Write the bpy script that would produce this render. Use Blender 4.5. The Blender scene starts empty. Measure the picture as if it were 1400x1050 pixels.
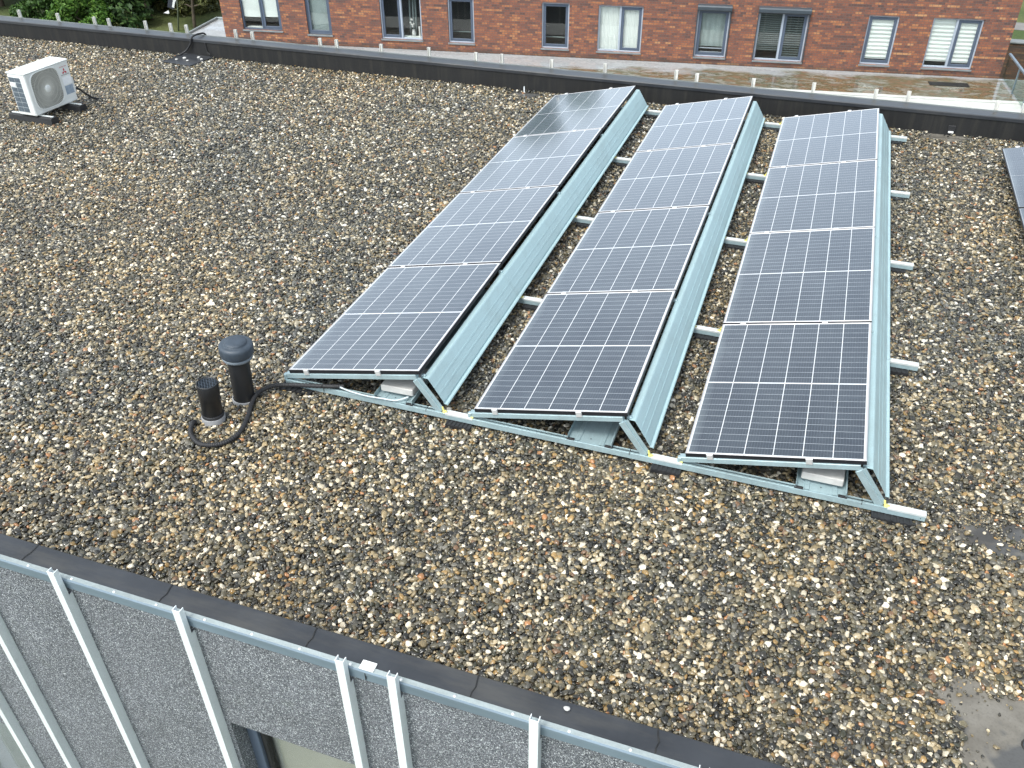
import bpy, math, random
import numpy as np
from mathutils import Matrix, Vector

random.seed(11)
RNG = np.random.default_rng(7)
S = bpy.context.scene
COL = S.collection
R = math.radians

# ------------------------------------------------------------------ helpers
def link(o, parent=None):
    COL.objects.link(o)
    if parent is not None:
        o.parent = parent
    return o

def empty(name, loc=(0, 0, 0), rot=(0, 0, 0)):
    o = bpy.data.objects.new(name, None)
    o.empty_display_size = 0.1
    o.location = loc
    o.rotation_euler = rot
    return link(o)

def tag(o, label=None, cat=None, group=None, kind=None):
    if label: o['label'] = label
    if cat: o['category'] = cat
    if group: o['group'] = group
    if kind: o['kind'] = kind
    return o

def copy_tree(o, parent=None):
    c = o.copy()
    COL.objects.link(c)
    if parent is not None:
        c.parent = parent
    for ch in list(o.children):
        copy_tree(ch, c)
    return c

class MB:
    """collects shapes for ONE mesh object"""
    def __init__(self):
        self.v = []; self.f = []; self.mi = []; self.sm = []
        self.uv = {}
    def add(self, vs, fs, mi=0, smooth=False):
        b = len(self.v)
        self.v += [tuple(p) for p in vs]
        for f in fs:
            self.f.append(tuple(b + i for i in f))
            self.mi.append(mi); self.sm.append(smooth)
        return self
    def box(self, a, b, mi=0, M=None):
        x0, y0, z0 = a; x1, y1, z1 = b
        vs = [Vector(p) for p in ((x0,y0,z0),(x1,y0,z0),(x1,y1,z0),(x0,y1,z0),(x0,y0,z1),(x1,y0,z1),(x1,y1,z1),(x0,y1,z1))]
        if M is not None: vs = [M @ p for p in vs]
        return self.add(vs, [(0,3,2,1),(4,5,6,7),(0,1,5,4),(1,2,6,5),(2,3,7,6),(3,0,4,7)], mi)
    def bbox(self, a, b, bev=0.004, mi=0, M=None):
        """box with chamfered edges (all twelve)"""
        a = Vector(a); b = Vector(b); c = (a + b) / 2; h = (b - a) / 2
        bev = min(bev, h.x * .9, h.y * .9, h.z * .9)
        vs = []; idx = {}
        for sx in (-1, 1):
            for sy in (-1, 1):
                for sz in (-1, 1):
                    for ax in range(3):
                        p = Vector((sx*(h.x-bev), sy*(h.y-bev), sz*(h.z-bev)))
                        p[ax] += (sx, sy, sz)[ax] * bev
                        idx[(sx, sy, sz, ax)] = len(vs); vs.append(c + p)
        fs = []
        for ax in range(3):
            o1, o2 = [i for i in range(3) if i != ax]
            for s in (-1, 1):
                q = []
                for s1, s2 in ((-1,-1),(1,-1),(1,1),(-1,1)):
                    k = [0,0,0]; k[ax] = s; k[o1] = s1; k[o2] = s2
                    q.append(idx[(*k, ax)])
                fs.append(q)
        for ax in range(3):
            o1, o2 = [i for i in range(3) if i != ax]
            for s1 in (-1, 1):
                for s2 in (-1, 1):
                    k0 = [0,0,0]; k1 = [0,0,0]
                    k0[ax] = -1; k1[ax] = 1
                    for k in (k0, k1): k[o1] = s1; k[o2] = s2
                    fs.append([idx[(*k0,o1)], idx[(*k1,o1)], idx[(*k1,o2)], idx[(*k0,o2)]])
        for sx in (-1, 1):
            for sy in (-1, 1):
                for sz in (-1, 1):
                    fs.append([idx[(sx,sy,sz,i)] for i in range(3)])
        # fix winding
        out = []
        for f in fs:
            pts = [vs[i] for i in f]
            n = (pts[1]-pts[0]).cross(pts[2]-pts[0])
            m = sum(pts, Vector()) / len(pts) - c
            out.append(tuple(f) if n.dot(m) > 0 else tuple(reversed(f)))
        if M is not None: vs = [M @ p for p in vs]
        return self.add(vs, out, mi)
    def bar(self, p, q, w, h, up=(0, 0, 1), mi=0, bev=0.0):
        p = Vector(p); q = Vector(q); d = q - p; L = d.length; x = d / L
        u = Vector(up); y = u.cross(x).normalized(); z = x.cross(y)
        M = Matrix((x, y, z)).transposed().to_4x4(); M.translation = p
        if bev: return self.bbox((0,-w/2,-h/2), (L,w/2,h/2), bev, mi, M)
        return self.box((0,-w/2,-h/2), (L,w/2,h/2), mi, M)
    def tube(self, pts, r, n=10, mi=0, caps=True):
        pts = [Vector(p) for p in pts]
        rs = r if isinstance(r, (list, tuple)) else [r]*len(pts)
        base = len(self.v); prev = None
        for i, p in enumerate(pts):
            d = (pts[min(i+1, len(pts)-1)] - pts[max(i-1, 0)]).normalized()
            if prev is None:
                a = Vector((0,0,1)) if abs(d.z) < .9 else Vector((1,0,0))
                u = a.cross(d).normalized()
            else:
                u = (prev - d*prev.dot(d)).normalized()
            prev = u; w = d.cross(u)
            for k in range(n):
                t = 2*math.pi*k/n
                self.v.append(tuple(p + (u*math.cos(t) + w*math.sin(t))*rs[i]))
        for i in range(len(pts)-1):
            for k in range(n):
                a = base+i*n+k; b = base+i*n+(k+1) % n
                self.f.append((a, b, b+n, a+n)); self.mi.append(mi); self.sm.append(True)
        if caps:
            self.f.append(tuple(base+k for k in reversed(range(n)))); self.mi.append(mi); self.sm.append(False)
            e = base+(len(pts)-1)*n
            self.f.append(tuple(e+k for k in range(n))); self.mi.append(mi); self.sm.append(False)
        return self
    def lathe(self, prof, n=28, c=(0,0,0), mi=0, smooth=True, axis='z'):
        base = len(self.v)
        for r, z in prof:
            for k in range(n):
                t = 2*math.pi*k/n
                a, b = r*math.cos(t), r*math.sin(t)
                if axis == 'z': self.v.append((c[0]+a, c[1]+b, c[2]+z))
                else: self.v.append((c[0]+z, c[1]+a, c[2]+b))
        for i in range(len(prof)-1):
            for k in range(n):
                a = base+i*n+k; b = base+i*n+(k+1) % n
                self.f.append((a, b, b+n, a+n)); self.mi.append(mi); self.sm.append(smooth)
        return self
    def prism(self, prof, a, b, axis='y', mi=0):
        """closed 2D profile (list of pairs) swept from a to b along an axis"""
        n = len(prof); base = len(self.v)
        for t in (a, b):
            for p, q in prof:
                self.v.append((p, t, q) if axis == 'y' else ((t, p, q) if axis == 'x' else (p, q, t)))
        for k in range(n):
            j = (k+1) % n
            self.f.append((base+k, base+j, base+n+j, base+n+k)); self.mi.append(mi); self.sm.append(False)
        self.f.append(tuple(base+k for k in reversed(range(n)))); self.mi.append(mi); self.sm.append(False)
        self.f.append(tuple(base+n+k for k in range(n))); self.mi.append(mi); self.sm.append(False)
        return self
    def build(self, name, mats, parent=None, recalc=True):
        me = bpy.data.meshes.new(name)
        me.from_pydata(self.v, [], self.f)
        if not isinstance(mats, (list, tuple)): mats = [mats]
        for m in mats: me.materials.append(m)
        me.polygons.foreach_set('material_index', self.mi)
        me.polygons.foreach_set('use_smooth', self.sm)
        if recalc:
            import bmesh
            bm = bmesh.new(); bm.from_mesh(me)
            bmesh.ops.recalc_face_normals(bm, faces=bm.faces)
            bm.to_mesh(me); bm.free()
        me.update()
        return link(bpy.data.objects.new(name, me), parent)

def thin_sheet(prof, t):
    """offset an open 2D polyline by t to get a closed profile"""
    pts = [Vector(p) for p in prof]; off = []
    for i, p in enumerate(pts):
        ns = []
        if i > 0: d = (pts[i]-pts[i-1]).normalized(); ns.append(Vector((-d.y, d.x)))
        if i < len(pts)-1: d = (pts[i+1]-pts[i]).normalized(); ns.append(Vector((-d.y, d.x)))
        n = sum(ns, Vector((0,0))); n.normalize()
        k = 1/max(.5, n.dot(ns[0]))
        off.append(p + n*t*k)
    return [tuple(p) for p in pts] + [tuple(p) for p in reversed(off)]

# ------------------------------------------------------------------ node helpers
def new_mat(name):
    m = bpy.data.materials.new(name); m.use_nodes = True
    nt = m.node_tree
    return m, nt, nt.nodes['Principled BSDF']
def N(nt, t, **kw):
    n = nt.nodes.new(t)
    for k, v in kw.items(): setattr(n, k, v)
    return n
def L(nt, a, b): nt.links.new(a, b)
def rgba(c): return (c[0], c[1], c[2], 1)
def math_n(nt, op, a, b=None, c=None, clamp=False):
    n = N(nt, 'ShaderNodeMath', operation=op); n.use_clamp = clamp
    for i, x in enumerate((a, b, c)):
        if x is None: continue
        if isinstance(x, (int, float)): n.inputs[i].default_value = x
        else: L(nt, x, n.inputs[i])
    return n.outputs[0]
def mixc(nt, f, a, b, blend='MIX'):
    n = N(nt, 'ShaderNodeMix', data_type='RGBA', blend_type=blend)
    for s, x in ((n.inputs[0], f), (n.inputs[6], a), (n.inputs[7], b)):
        if isinstance(x, (int, float)): s.default_value = x
        elif isinstance(x, tuple): s.default_value = rgba(x)
        else: L(nt, x, s)
    return n.outputs[2]
def noise(nt, vec, scale, detail=3, rough=.55, out=0):
    n = N(nt, 'ShaderNodeTexNoise')
    n.inputs['Scale'].default_value = scale; n.inputs['Detail'].default_value = detail
    n.inputs['Roughness'].default_value = rough
    if vec is not None: L(nt, vec, n.inputs['Vector'])
    return n.outputs[out]
def ramp(nt, f, stops, interp='LINEAR'):
    n = N(nt, 'ShaderNodeValToRGB'); cr = n.color_ramp; cr.interpolation = interp
    while len(cr.elements) < len(stops): cr.elements.new(.5)
    for e, (p, c) in zip(cr.elements, stops):
        e.position = p; e.color = rgba(c) if isinstance(c, tuple) else (c, c, c, 1)
    L(nt, f, n.inputs[0])
    return n.outputs[0]
def objco(nt, scale=(1,1,1)):
    t = N(nt, 'ShaderNodeTexCoord'); mp = N(nt, 'ShaderNodeMapping')
    mp.inputs['Scale'].default_value = scale
    L(nt, t.outputs['Object'], mp.inputs['Vector'])
    return mp.outputs[0]
def bump(nt, p, h, strength=.3, dist=.01):
    b = N(nt, 'ShaderNodeBump'); b.inputs['Strength'].default_value = strength
    b.inputs['Distance'].default_value = dist
    L(nt, h, b.inputs['Height']); L(nt, b.outputs[0], p.inputs['Normal'])

def simple(name, col, rough=.5, metal=0., var=.12, vscale=6., bmp=0., spec=.5, stretch=(1,1,1), fine=0.):
    """base colour with gentle dirt/wear variation"""
    m, nt, p = new_mat(name)
    co = objco(nt, stretch)
    f = noise(nt, co, vscale, 5, .6)
    c0 = tuple(x*(1-var) for x in col); c1 = tuple(min(1, x*(1+var)) for x in col)
    c = ramp(nt, f, [(.3, c0), (.7, c1)])
    if fine:
        g = noise(nt, co, vscale*14, 2)
        c = mixc(nt, fine, c, ramp(nt, g, [(.3, tuple(x*.5 for x in col)), (.7, tuple(min(1, x*1.3) for x in col))]))
    L(nt, c, p.inputs['Base Color'])
    r = math_n(nt, 'MULTIPLY_ADD', f, .25, rough-.12, True)
    L(nt, r, p.inputs['Roughness'])
    p.inputs['Metallic'].default_value = metal
    p.inputs['Specular IOR Level'].default_value = spec
    if bmp: bump(nt, p, noise(nt, co, vscale*6, 3), bmp, .004)
    return m

# ------------------------------------------------------------------ materials
M = {}
M['black_rubber'] = simple('black rubber', (.018,.018,.02), .6, 0, .25, 12, .3)
M['black_plastic'] = simple('black plastic', (.014,.015,.017), .42, 0, .2, 10)
M['cap_plastic'] = simple('grey blue weathered plastic', (.045,.06,.08), .5, 0, .25, 8, .1)
M['ring'] = simple('grey ring', (.16,.19,.22), .45, 0, .2, 15)
M['pipe_grey'] = simple('pale grey pipe', (.26,.26,.265), .5, 0, .15, 20)
M['frame_black'] = simple('black anodised frame', (.02,.021,.026), .35, .3, .1, 5)
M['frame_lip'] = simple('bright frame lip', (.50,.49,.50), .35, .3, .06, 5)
M['clamp'] = simple('aluminium clamp', (.72,.72,.72), .35, .5, .08, 20)
M['steel'] = simple('blue tinted steel', (.38,.50,.53), .42, .30, .10, 3, 0, .5, (1,.35,1), .12)
M['steel_face'] = simple('pale blue steel sheet', (.42,.57,.595), .42, .2, .04, 1.2, 0, .5, (1,.3,1), .0)
def add_dirt(m, amount, col=(.16,.15,.12)):
    nt = m.node_tree; p = nt.nodes['Principled BSDF']; src = p.inputs['Base Color'].links[0].from_socket
    co = objco(nt); a = noise(nt, co, 2.7, 6, .7); b = noise(nt, objco(nt, (9, 1.2, 9)), 2.0, 4, .6); f = noise(nt, co, 110, 2)
    d = math_n(nt, 'MULTIPLY', ramp(nt, a, [(.46, 0.), (.72, amount)]), ramp(nt, b, [(.3, .3), (.7, 1.)]))
    c = mixc(nt, d, src, col)
    c = mixc(nt, 1.0, c, ramp(nt, f, [(.3, (.94,.94,.94)), (.7, (1.06,1.06,1.06))]), 'MULTIPLY')
    L(nt, c, p.inputs['Base Color'])
add_dirt(M['steel'], .38); add_dirt(M['steel_face'], .26)
M['rail_top'] = simple('bright zinc rail', (.70,.73,.72), .4, .25, .08, 6)
M['yellow'] = simple('yellow plastic clip', (.75,.68,.22), .5, 0, .1, 20)
M['concrete'] = simple('pale concrete slab', (.50,.49,.47), .85, 0, .12, 9, .3)
M['alu_trim'] = simple('grey aluminium trim', (.31,.355,.36), .48, .3, .12, 5, 0, .5, (.3,1,1), .18)
M['alu_face'] = simple('blue grey trim face', (.22,.28,.34), .45, .35, .15, 4, 0, .5, (.3,1,1))
M['rivet'] = simple('pale rivet', (.75,.76,.76), .35, .4, .05, 20)
M['fin'] = simple('white coated fin', (.80,.84,.85), .38, .05, .05, 3, 0, .5, (1,1,.3))
M['fin_old'] = simple('weathered fin', (.70,.69,.65), .5, .0, .15, 9)
M['win_dark'] = simple('blue grey window frame', (.085,.11,.155), .4, 0, .06, 5)
M['win_light'] = simple('pale blue grey window frame', (.40,.45,.52), .4, 0, .08, 5)
M['sill'] = simple('stone sill', (.20,.215,.22), .6, 0, .15, 6)
M['shutter'] = simple('dark shutter box', (.06,.075,.09), .35, .1, .08, 5)
M['white_blind'] = simple('white blind fabric', (.80,.84,.82), .8, 0, .03, 3)
M['grey_blind'] = simple('grey net curtain', (.30,.36,.36), .8, 0, .12, 4)
M['slat_dark'] = simple('dark blind slats', (.13,.16,.16), .5, 0, .05, 4)
M['room'] = simple('dark room backing', (.10,.10,.10), .9, 0, .1, 1)
M['beige_blind'] = simple('beige roller blind', (.44,.43,.40), .8, 0, .05, 2)
M['lav_blind'] = simple('lavender grey panel', (.40,.41,.46), .6, 0, .04, 2)
M['trim_back'] = simple('pale weathered trim', (.20,.22,.22), .5, 0, .3, 6, 0, .5, (.4,1,1))
M['ac_white'] = simple('ac white enamel', (.78,.80,.78), .35, 0, .03, 6)
M['ac_grille'] = simple('ac grille grey', (.62,.62,.57), .5, 0, .05, 6)
M['ac_dark'] = simple('ac dark inside', (.30,.30,.275), .6, 0, .1, 6)
M['ac_fin'] = simple('ac coil slate', (.13,.16,.19), .45, .3, .25, 25)
M['red_ink'] = simple('red ink', (.50,.03,.06), .5, 0, .02, 5)
M['dark_ink'] = simple('dark ink', (.13,.12,.14), .5, 0, .02, 5)
M['label_white'] = simple('white sticker', (.88,.90,.92), .5, 0, .04, 30)
M['label_blue'] = simple('grey blue sticker', (.30,.37,.45), .5, 0, .18, 30)
M['cable_grey'] = simple('grey cable', (.55,.62,.65), .5, 0, .05, 20)
M['bark'] = simple('bark', (.09,.07,.05), .9, 0, .35, 8, .6)
M['pole'] = simple('grey green pole', (.12,.14,.10), .6, 0, .2, 5)
M['flag_dark'] = simple('dark banner cloth', (.03,.035,.05), .8, 0, .2, 4)
M['flag_white'] = simple('white banner cloth', (.75,.75,.76), .8, 0, .05, 4)
M['water'] = simple('standing water', (.045,.055,.065), .14, 0, .15, 4)
M['wet_rim'] = simple('wet silt rim', (.025,.022,.018), .3, 0, .2, 30)
M['red_leaf'] = simple('red leaf', (.35,.06,.03), .6, 0, .2, 60)
M['ceramic'] = simple('white ceramic', (.8,.8,.78), .3, 0, .02, 10)

def mat_stone():
    m, nt, p = new_mat('river pebble')
    oi = N(nt, 'ShaderNodeObjectInfo')
    c = ramp(nt, oi.outputs['Random'], [
        (0, (.021,.022,.022)), (.12, (.038,.038,.036)), (.23, (.068,.066,.057)), (.33, (.048,.051,.040)),
        (.41, (.108,.103,.082)), (.51, (.150,.140,.104)), (.59, (.104,.106,.103)), (.655, (.205,.172,.112)), (.725, (.150,.152,.148)), (.77, (.31,.262,.175)),
        (.825, (.41,.37,.29)), (.865, (.28,.195,.090)), (.893, (.155,.098,.064)), (.912, (.50,.48,.43)), (.958, (.73,.72,.69)), (.99, (.33,.175,.09))], 'CONSTANT')
    tc = N(nt, 'ShaderNodeTexCoord')
    g = noise(nt, tc.outputs['Object'], 2.2, 4, .6)
    c = mixc(nt, 1.0, c, ramp(nt, g, [(.25, (.62,.62,.62)), (.7, (1.25,1.22,1.18))]), 'MULTIPLY')
    # large damp / dusty zones of the gravel bed
    w = noise(nt, oi.outputs['Location'], .55, 4, .6)
    c = mixc(nt, 1.0, c, ramp(nt, w, [(.36, (.78,.79,.79)), (.62, (1.14,1.10,1.02))]), 'MULTIPLY')
    w2 = noise(nt, oi.outputs['Location'], .33, 3, .6)
    c = mixc(nt, 1.0, c, ramp(nt, w2, [(.40, (1.0,1.0,.98)), (.58, (1.11,1.035,.91))]), 'MULTIPLY')
    L(nt, c, p.inputs['Base Color'])
    h = noise(nt, oi.outputs['Location'], 23., 1)
    L(nt, ramp(nt, h, [(.3, .10), (.7, .46)]), p.inputs['Roughness'])
    p.inputs['Specular IOR Level'].default_value = .62
    return m
M['stone'] = mat_stone()

def mat_roof():
    m, nt, p = new_mat('roof membrane with silt')
    co = objco(nt)
    big = noise(nt, co, 1.3, 4, .6); mid = noise(nt, co, 7, 5, .6); fine = noise(nt, co, 70, 3)
    c = ramp(nt, mid, [(.3, (.13,.118,.10)), (.55, (.185,.17,.145)), (.75, (.22,.205,.18))])
    c = mixc(nt, ramp(nt, big, [(.50, 0.), (.53, .8)]), c, (.075,.078,.082))
    c = mixc(nt, ramp(nt, fine, [(.5, 0.), (.75, .3)]), c, (.05,.045,.04))
    # dried tide lines round the puddle
    t = N(nt, 'ShaderNodeTexWave', wave_type='RINGS'); t.inputs['Scale'].default_value = .9
    t.inputs['Distortion'].default_value = 5; t.inputs['Detail'].default_value = 2; L(nt, co, t.inputs['Vector'])
    c = mixc(nt, ramp(nt, t.outputs['Fac'], [(.0, .55), (.05, 0.)]), c, (.035,.03,.025))
    L(nt, c, p.inputs['Base Color'])
    L(nt, ramp(nt, big, [(.4, .30), (.56, .10)]), p.inputs['Roughness'])
    bump(nt, p, mid, .15, .01)
    return m
M['roof'] = mat_roof()

def mat_membrane(name, col, streak, rough, dirt=(.13,.12,.10)):
    m, nt, p = new_mat(name)
    co = objco(nt)
    f = noise(nt, co, 3.0, 5, .65)
    c = ramp(nt, f, [(.3, tuple(x*.8 for x in col)), (.7, tuple(x*1.25 for x in col))])
    if streak:
        s = noise(nt, objco(nt, (7, 7, .5)), 1.6, 5, .65)
        c = mixc(nt, ramp(nt, s, [(.46, 0.), (.66, streak)]), c, dirt)
        s2 = noise(nt, objco(nt, (16, 16, .9)), 1.6, 3, .6)
        c = mixc(nt, ramp(nt, s2, [(.58, 0.), (.75, .7)]), c, tuple(x*.35 for x in col))
        # lap seams of the sheets, one about every metre
        sx = N(nt, 'ShaderNodeSeparateXYZ'); L(nt, co, sx.inputs[0])
        fr = math_n(nt, 'FRACT', math_n(nt, 'MULTIPLY', sx.outputs[0], 1/0.98))
        ln = math_n(nt, 'LESS_THAN', fr, .016)
        c = mixc(nt, math_n(nt, 'MULTIPLY', ln, .75), c, (.008,.008,.009))
    else:
        d = noise(nt, objco(nt, (.6, 3, 1)), 2.2, 5, .7)
        c = mixc(nt, ramp(nt, d, [(.50, 0.), (.8, .40)]), c, dirt)
    L(nt, c, p.inputs['Base Color'])
    L(nt, math_n(nt, 'MULTIPLY_ADD', f, .25, rough-.12), p.inputs['Roughness'])
    bump(nt, p, noise(nt, co, 9, 3), .12, .01)
    return m
M['cap'] = mat_membrane('dark rubber coping', (.036,.039,.045), 0, .33)
M['upstand'] = mat_membrane('dark rubber upstand', (.0095,.0095,.010), .8, .65, (.026,.024,.020))

def mat_stucco():
    m, nt, p = new_mat('grey stone chip render')
    co = objco(nt)
    v = N(nt, 'ShaderNodeTexVoronoi'); v.inputs['Scale'].default_value = 215; L(nt, co, v.inputs['Vector'])
    sx = N(nt, 'ShaderNodeSeparateColor'); L(nt, v.outputs['Color'], sx.inputs[0])
    c = ramp(nt, sx.outputs[0], [(0, (.065,.07,.08)), (.3, (.135,.142,.158)), (.55, (.215,.225,.245)), (.8, (.33,.345,.36)), (.93, (.68,.70,.71))], 'CONSTANT')
    b = noise(nt, co, 2.5, 4, .6)
    c = mixc(nt, 1.0, c, ramp(nt, b, [(.3, (.88,.88,.88)), (.7, (1.1,1.1,1.12))]), 'MULTIPLY')
    st = noise(nt, co, 5, 3)
    c = mixc(nt, ramp(nt, st, [(.63, 0.), (.8, .25)]), c, (.12,.14,.09))
    L(nt, c, p.inputs['Base Color']); p.inputs['Roughness'].default_value = .75
    bump(nt, p, v.outputs['Distance'], .8, .006)
    return m
M['stucco'] = mat_stucco()

def mat_solar(k=1.):
    """glass laminate: half cut cells 6 across, 24 along, white grid lines, fine busbars; UV is in metres"""
    m, nt, p = new_mat('solar laminate')
    uvn = N(nt, 'ShaderNodeUVMap'); sp = N(nt, 'ShaderNodeSeparateXYZ'); L(nt, uvn.outputs[0], sp.inputs[0])
    u, v = sp.outputs[0], sp.outputs[1]
    W, LL, mg, gap = 1.124, 1.722, .007, .012
    cu = (W-2*mg)/6.; ch = (LL-2*mg-gap)/24.
    # mirrored coordinate along the panel so both halves match round the middle bar
    hv = math_n(nt, 'SUBTRACT', math_n(nt, 'ABSOLUTE', math_n(nt, 'SUBTRACT', v, LL/2)), gap/2)
    uu = math_n(nt, 'DIVIDE', math_n(nt, 'SUBTRACT', u, mg), cu)
    vv = math_n(nt, 'DIVIDE', hv, ch)
    def line(x, half, size):   # distance of x (in cells) from the nearest integer, in metres
        fr = math_n(nt, 'FRACT', math_n(nt, 'ADD', x, .5))
        d = math_n(nt, 'MULTIPLY', math_n(nt, 'ABSOLUTE', math_n(nt, 'SUBTRACT', fr, .5)), size)
        return math_n(nt, 'LESS_THAN', d, half)
    col_l = line(uu, .0026, cu); row_l = line(vv, .0013, ch)
    mid_l = math_n(nt, 'LESS_THAN', hv, .0005)
    eu = math_n(nt, 'MAXIMUM', math_n(nt, 'LESS_THAN', u, mg), math_n(nt, 'GREATER_THAN', u, W-mg))
    ev = math_n(nt, 'MAXIMUM', math_n(nt, 'LESS_THAN', v, mg), math_n(nt, 'GREATER_THAN', v, LL-mg))
    edge = math_n(nt, 'MAXIMUM', eu, ev)
    bus = line(math_n(nt, 'MULTIPLY', uu, 10.), .0006, cu/10.)
    bus2 = line(math_n(nt, 'MULTIPLY', vv, 9.), .00035, ch/9.)
    oi = N(nt, 'ShaderNodeObjectInfo')
    cellid = N(nt, 'ShaderNodeCombineXYZ')
    L(nt, math_n(nt, 'FLOOR', uu), cellid.inputs[0]); L(nt, math_n(nt, 'FLOOR', math_n(nt, 'DIVIDE', v, ch)), cellid.inputs[1])
    L(nt, oi.outputs['Random'], cellid.inputs[2])
    wn = N(nt, 'ShaderNodeTexWhiteNoise'); L(nt, cellid.outputs[0], wn.inputs['Vector'])
    cell = ramp(nt, wn.outputs[0], [(0, (.013,.019,.031)), (1, (.018,.025,.038))])
    c = mixc(nt, math_n(nt, 'MULTIPLY', bus, .22), cell, (.30,.36,.40))
    c = mixc(nt, math_n(nt, 'MULTIPLY', bus2, .04), c, (.30,.33,.38))
    c = mixc(nt, math_n(nt, 'MULTIPLY', row_l, .85*k), c, (.52,.55,.58))
    c = mixc(nt, math_n(nt, 'MULTIPLY', math_n(nt, 'MAXIMUM', math_n(nt, 'MAXIMUM', col_l, mid_l), edge), .92*k), c, (.78,.78,.79))
    # film of dried dust and water marks on the glass
    tc = N(nt, 'ShaderNodeTexCoord')
    ad = N(nt, 'ShaderNodeVectorMath', operation='ADD'); L(nt, tc.outputs['Object'], ad.inputs[0])
    cx = N(nt, 'ShaderNodeCombineXYZ'); L(nt, math_n(nt, 'MULTIPLY', oi.outputs['Random'], 60), cx.inputs[0]); L(nt, cx.outputs[0], ad.inputs[1])
    dust = noise(nt, ad.outputs[0], 2.3, 5, .65)
    low = math_n(nt, 'MULTIPLY', math_n(nt, 'SUBTRACT', .07, u, None, True), 3.2)      # silt line above the low frame edge
    dn_ = math_n(nt, 'ADD', ramp(nt, dust, [(.35, .01), (.75, .085)]), math_n(nt, 'MULTIPLY', low, ramp(nt, dust, [(.3, .4), (.6, 1.)])), None, True)
    c = mixc(nt, dn_, c, (.36,.41,.43))
    vd = N(nt, 'ShaderNodeTexVoronoi'); vd.inputs['Scale'].default_value = 2.6; L(nt, ad.outputs[0], vd.inputs['Vector'])
    sv = N(nt, 'ShaderNodeSeparateColor'); L(nt, vd.outputs['Color'], sv.inputs[0])
    spot = math_n(nt, 'MULTIPLY', math_n(nt, 'LESS_THAN', math_n(nt, 'ADD', vd.outputs['Distance'], math_n(nt, 'MULTIPLY', noise(nt, ad.outputs[0], 60, 2), .03)), .033), math_n(nt, 'GREATER_THAN', sv.outputs[0], .86))
    c = mixc(nt, math_n(nt, 'MULTIPLY', spot, .6), c, (.55,.55,.5))
    L(nt, c, p.inputs['Base Color'])
    L(nt, ramp(nt, dust, [(.3, .07), (.75, .17)]), p.inputs['Roughness'])
    p.inputs['IOR'].default_value = 1.5
    p.inputs['Coat Weight'].default_value = .9; p.inputs['Coat Roughness'].default_value = .09; p.inputs['Coat IOR'].default_value = 1.55
    p.inputs['Sheen Weight'].default_value = .45; p.inputs['Sheen Roughness'].default_value = .35; p.inputs['Sheen Tint'].default_value = (.80,.90,1,1)
    p.inputs['Specular IOR Level'].default_value = .6
    return m
M['solar'] = mat_solar()
M['solar_dark'] = mat_solar(.22)

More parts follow.
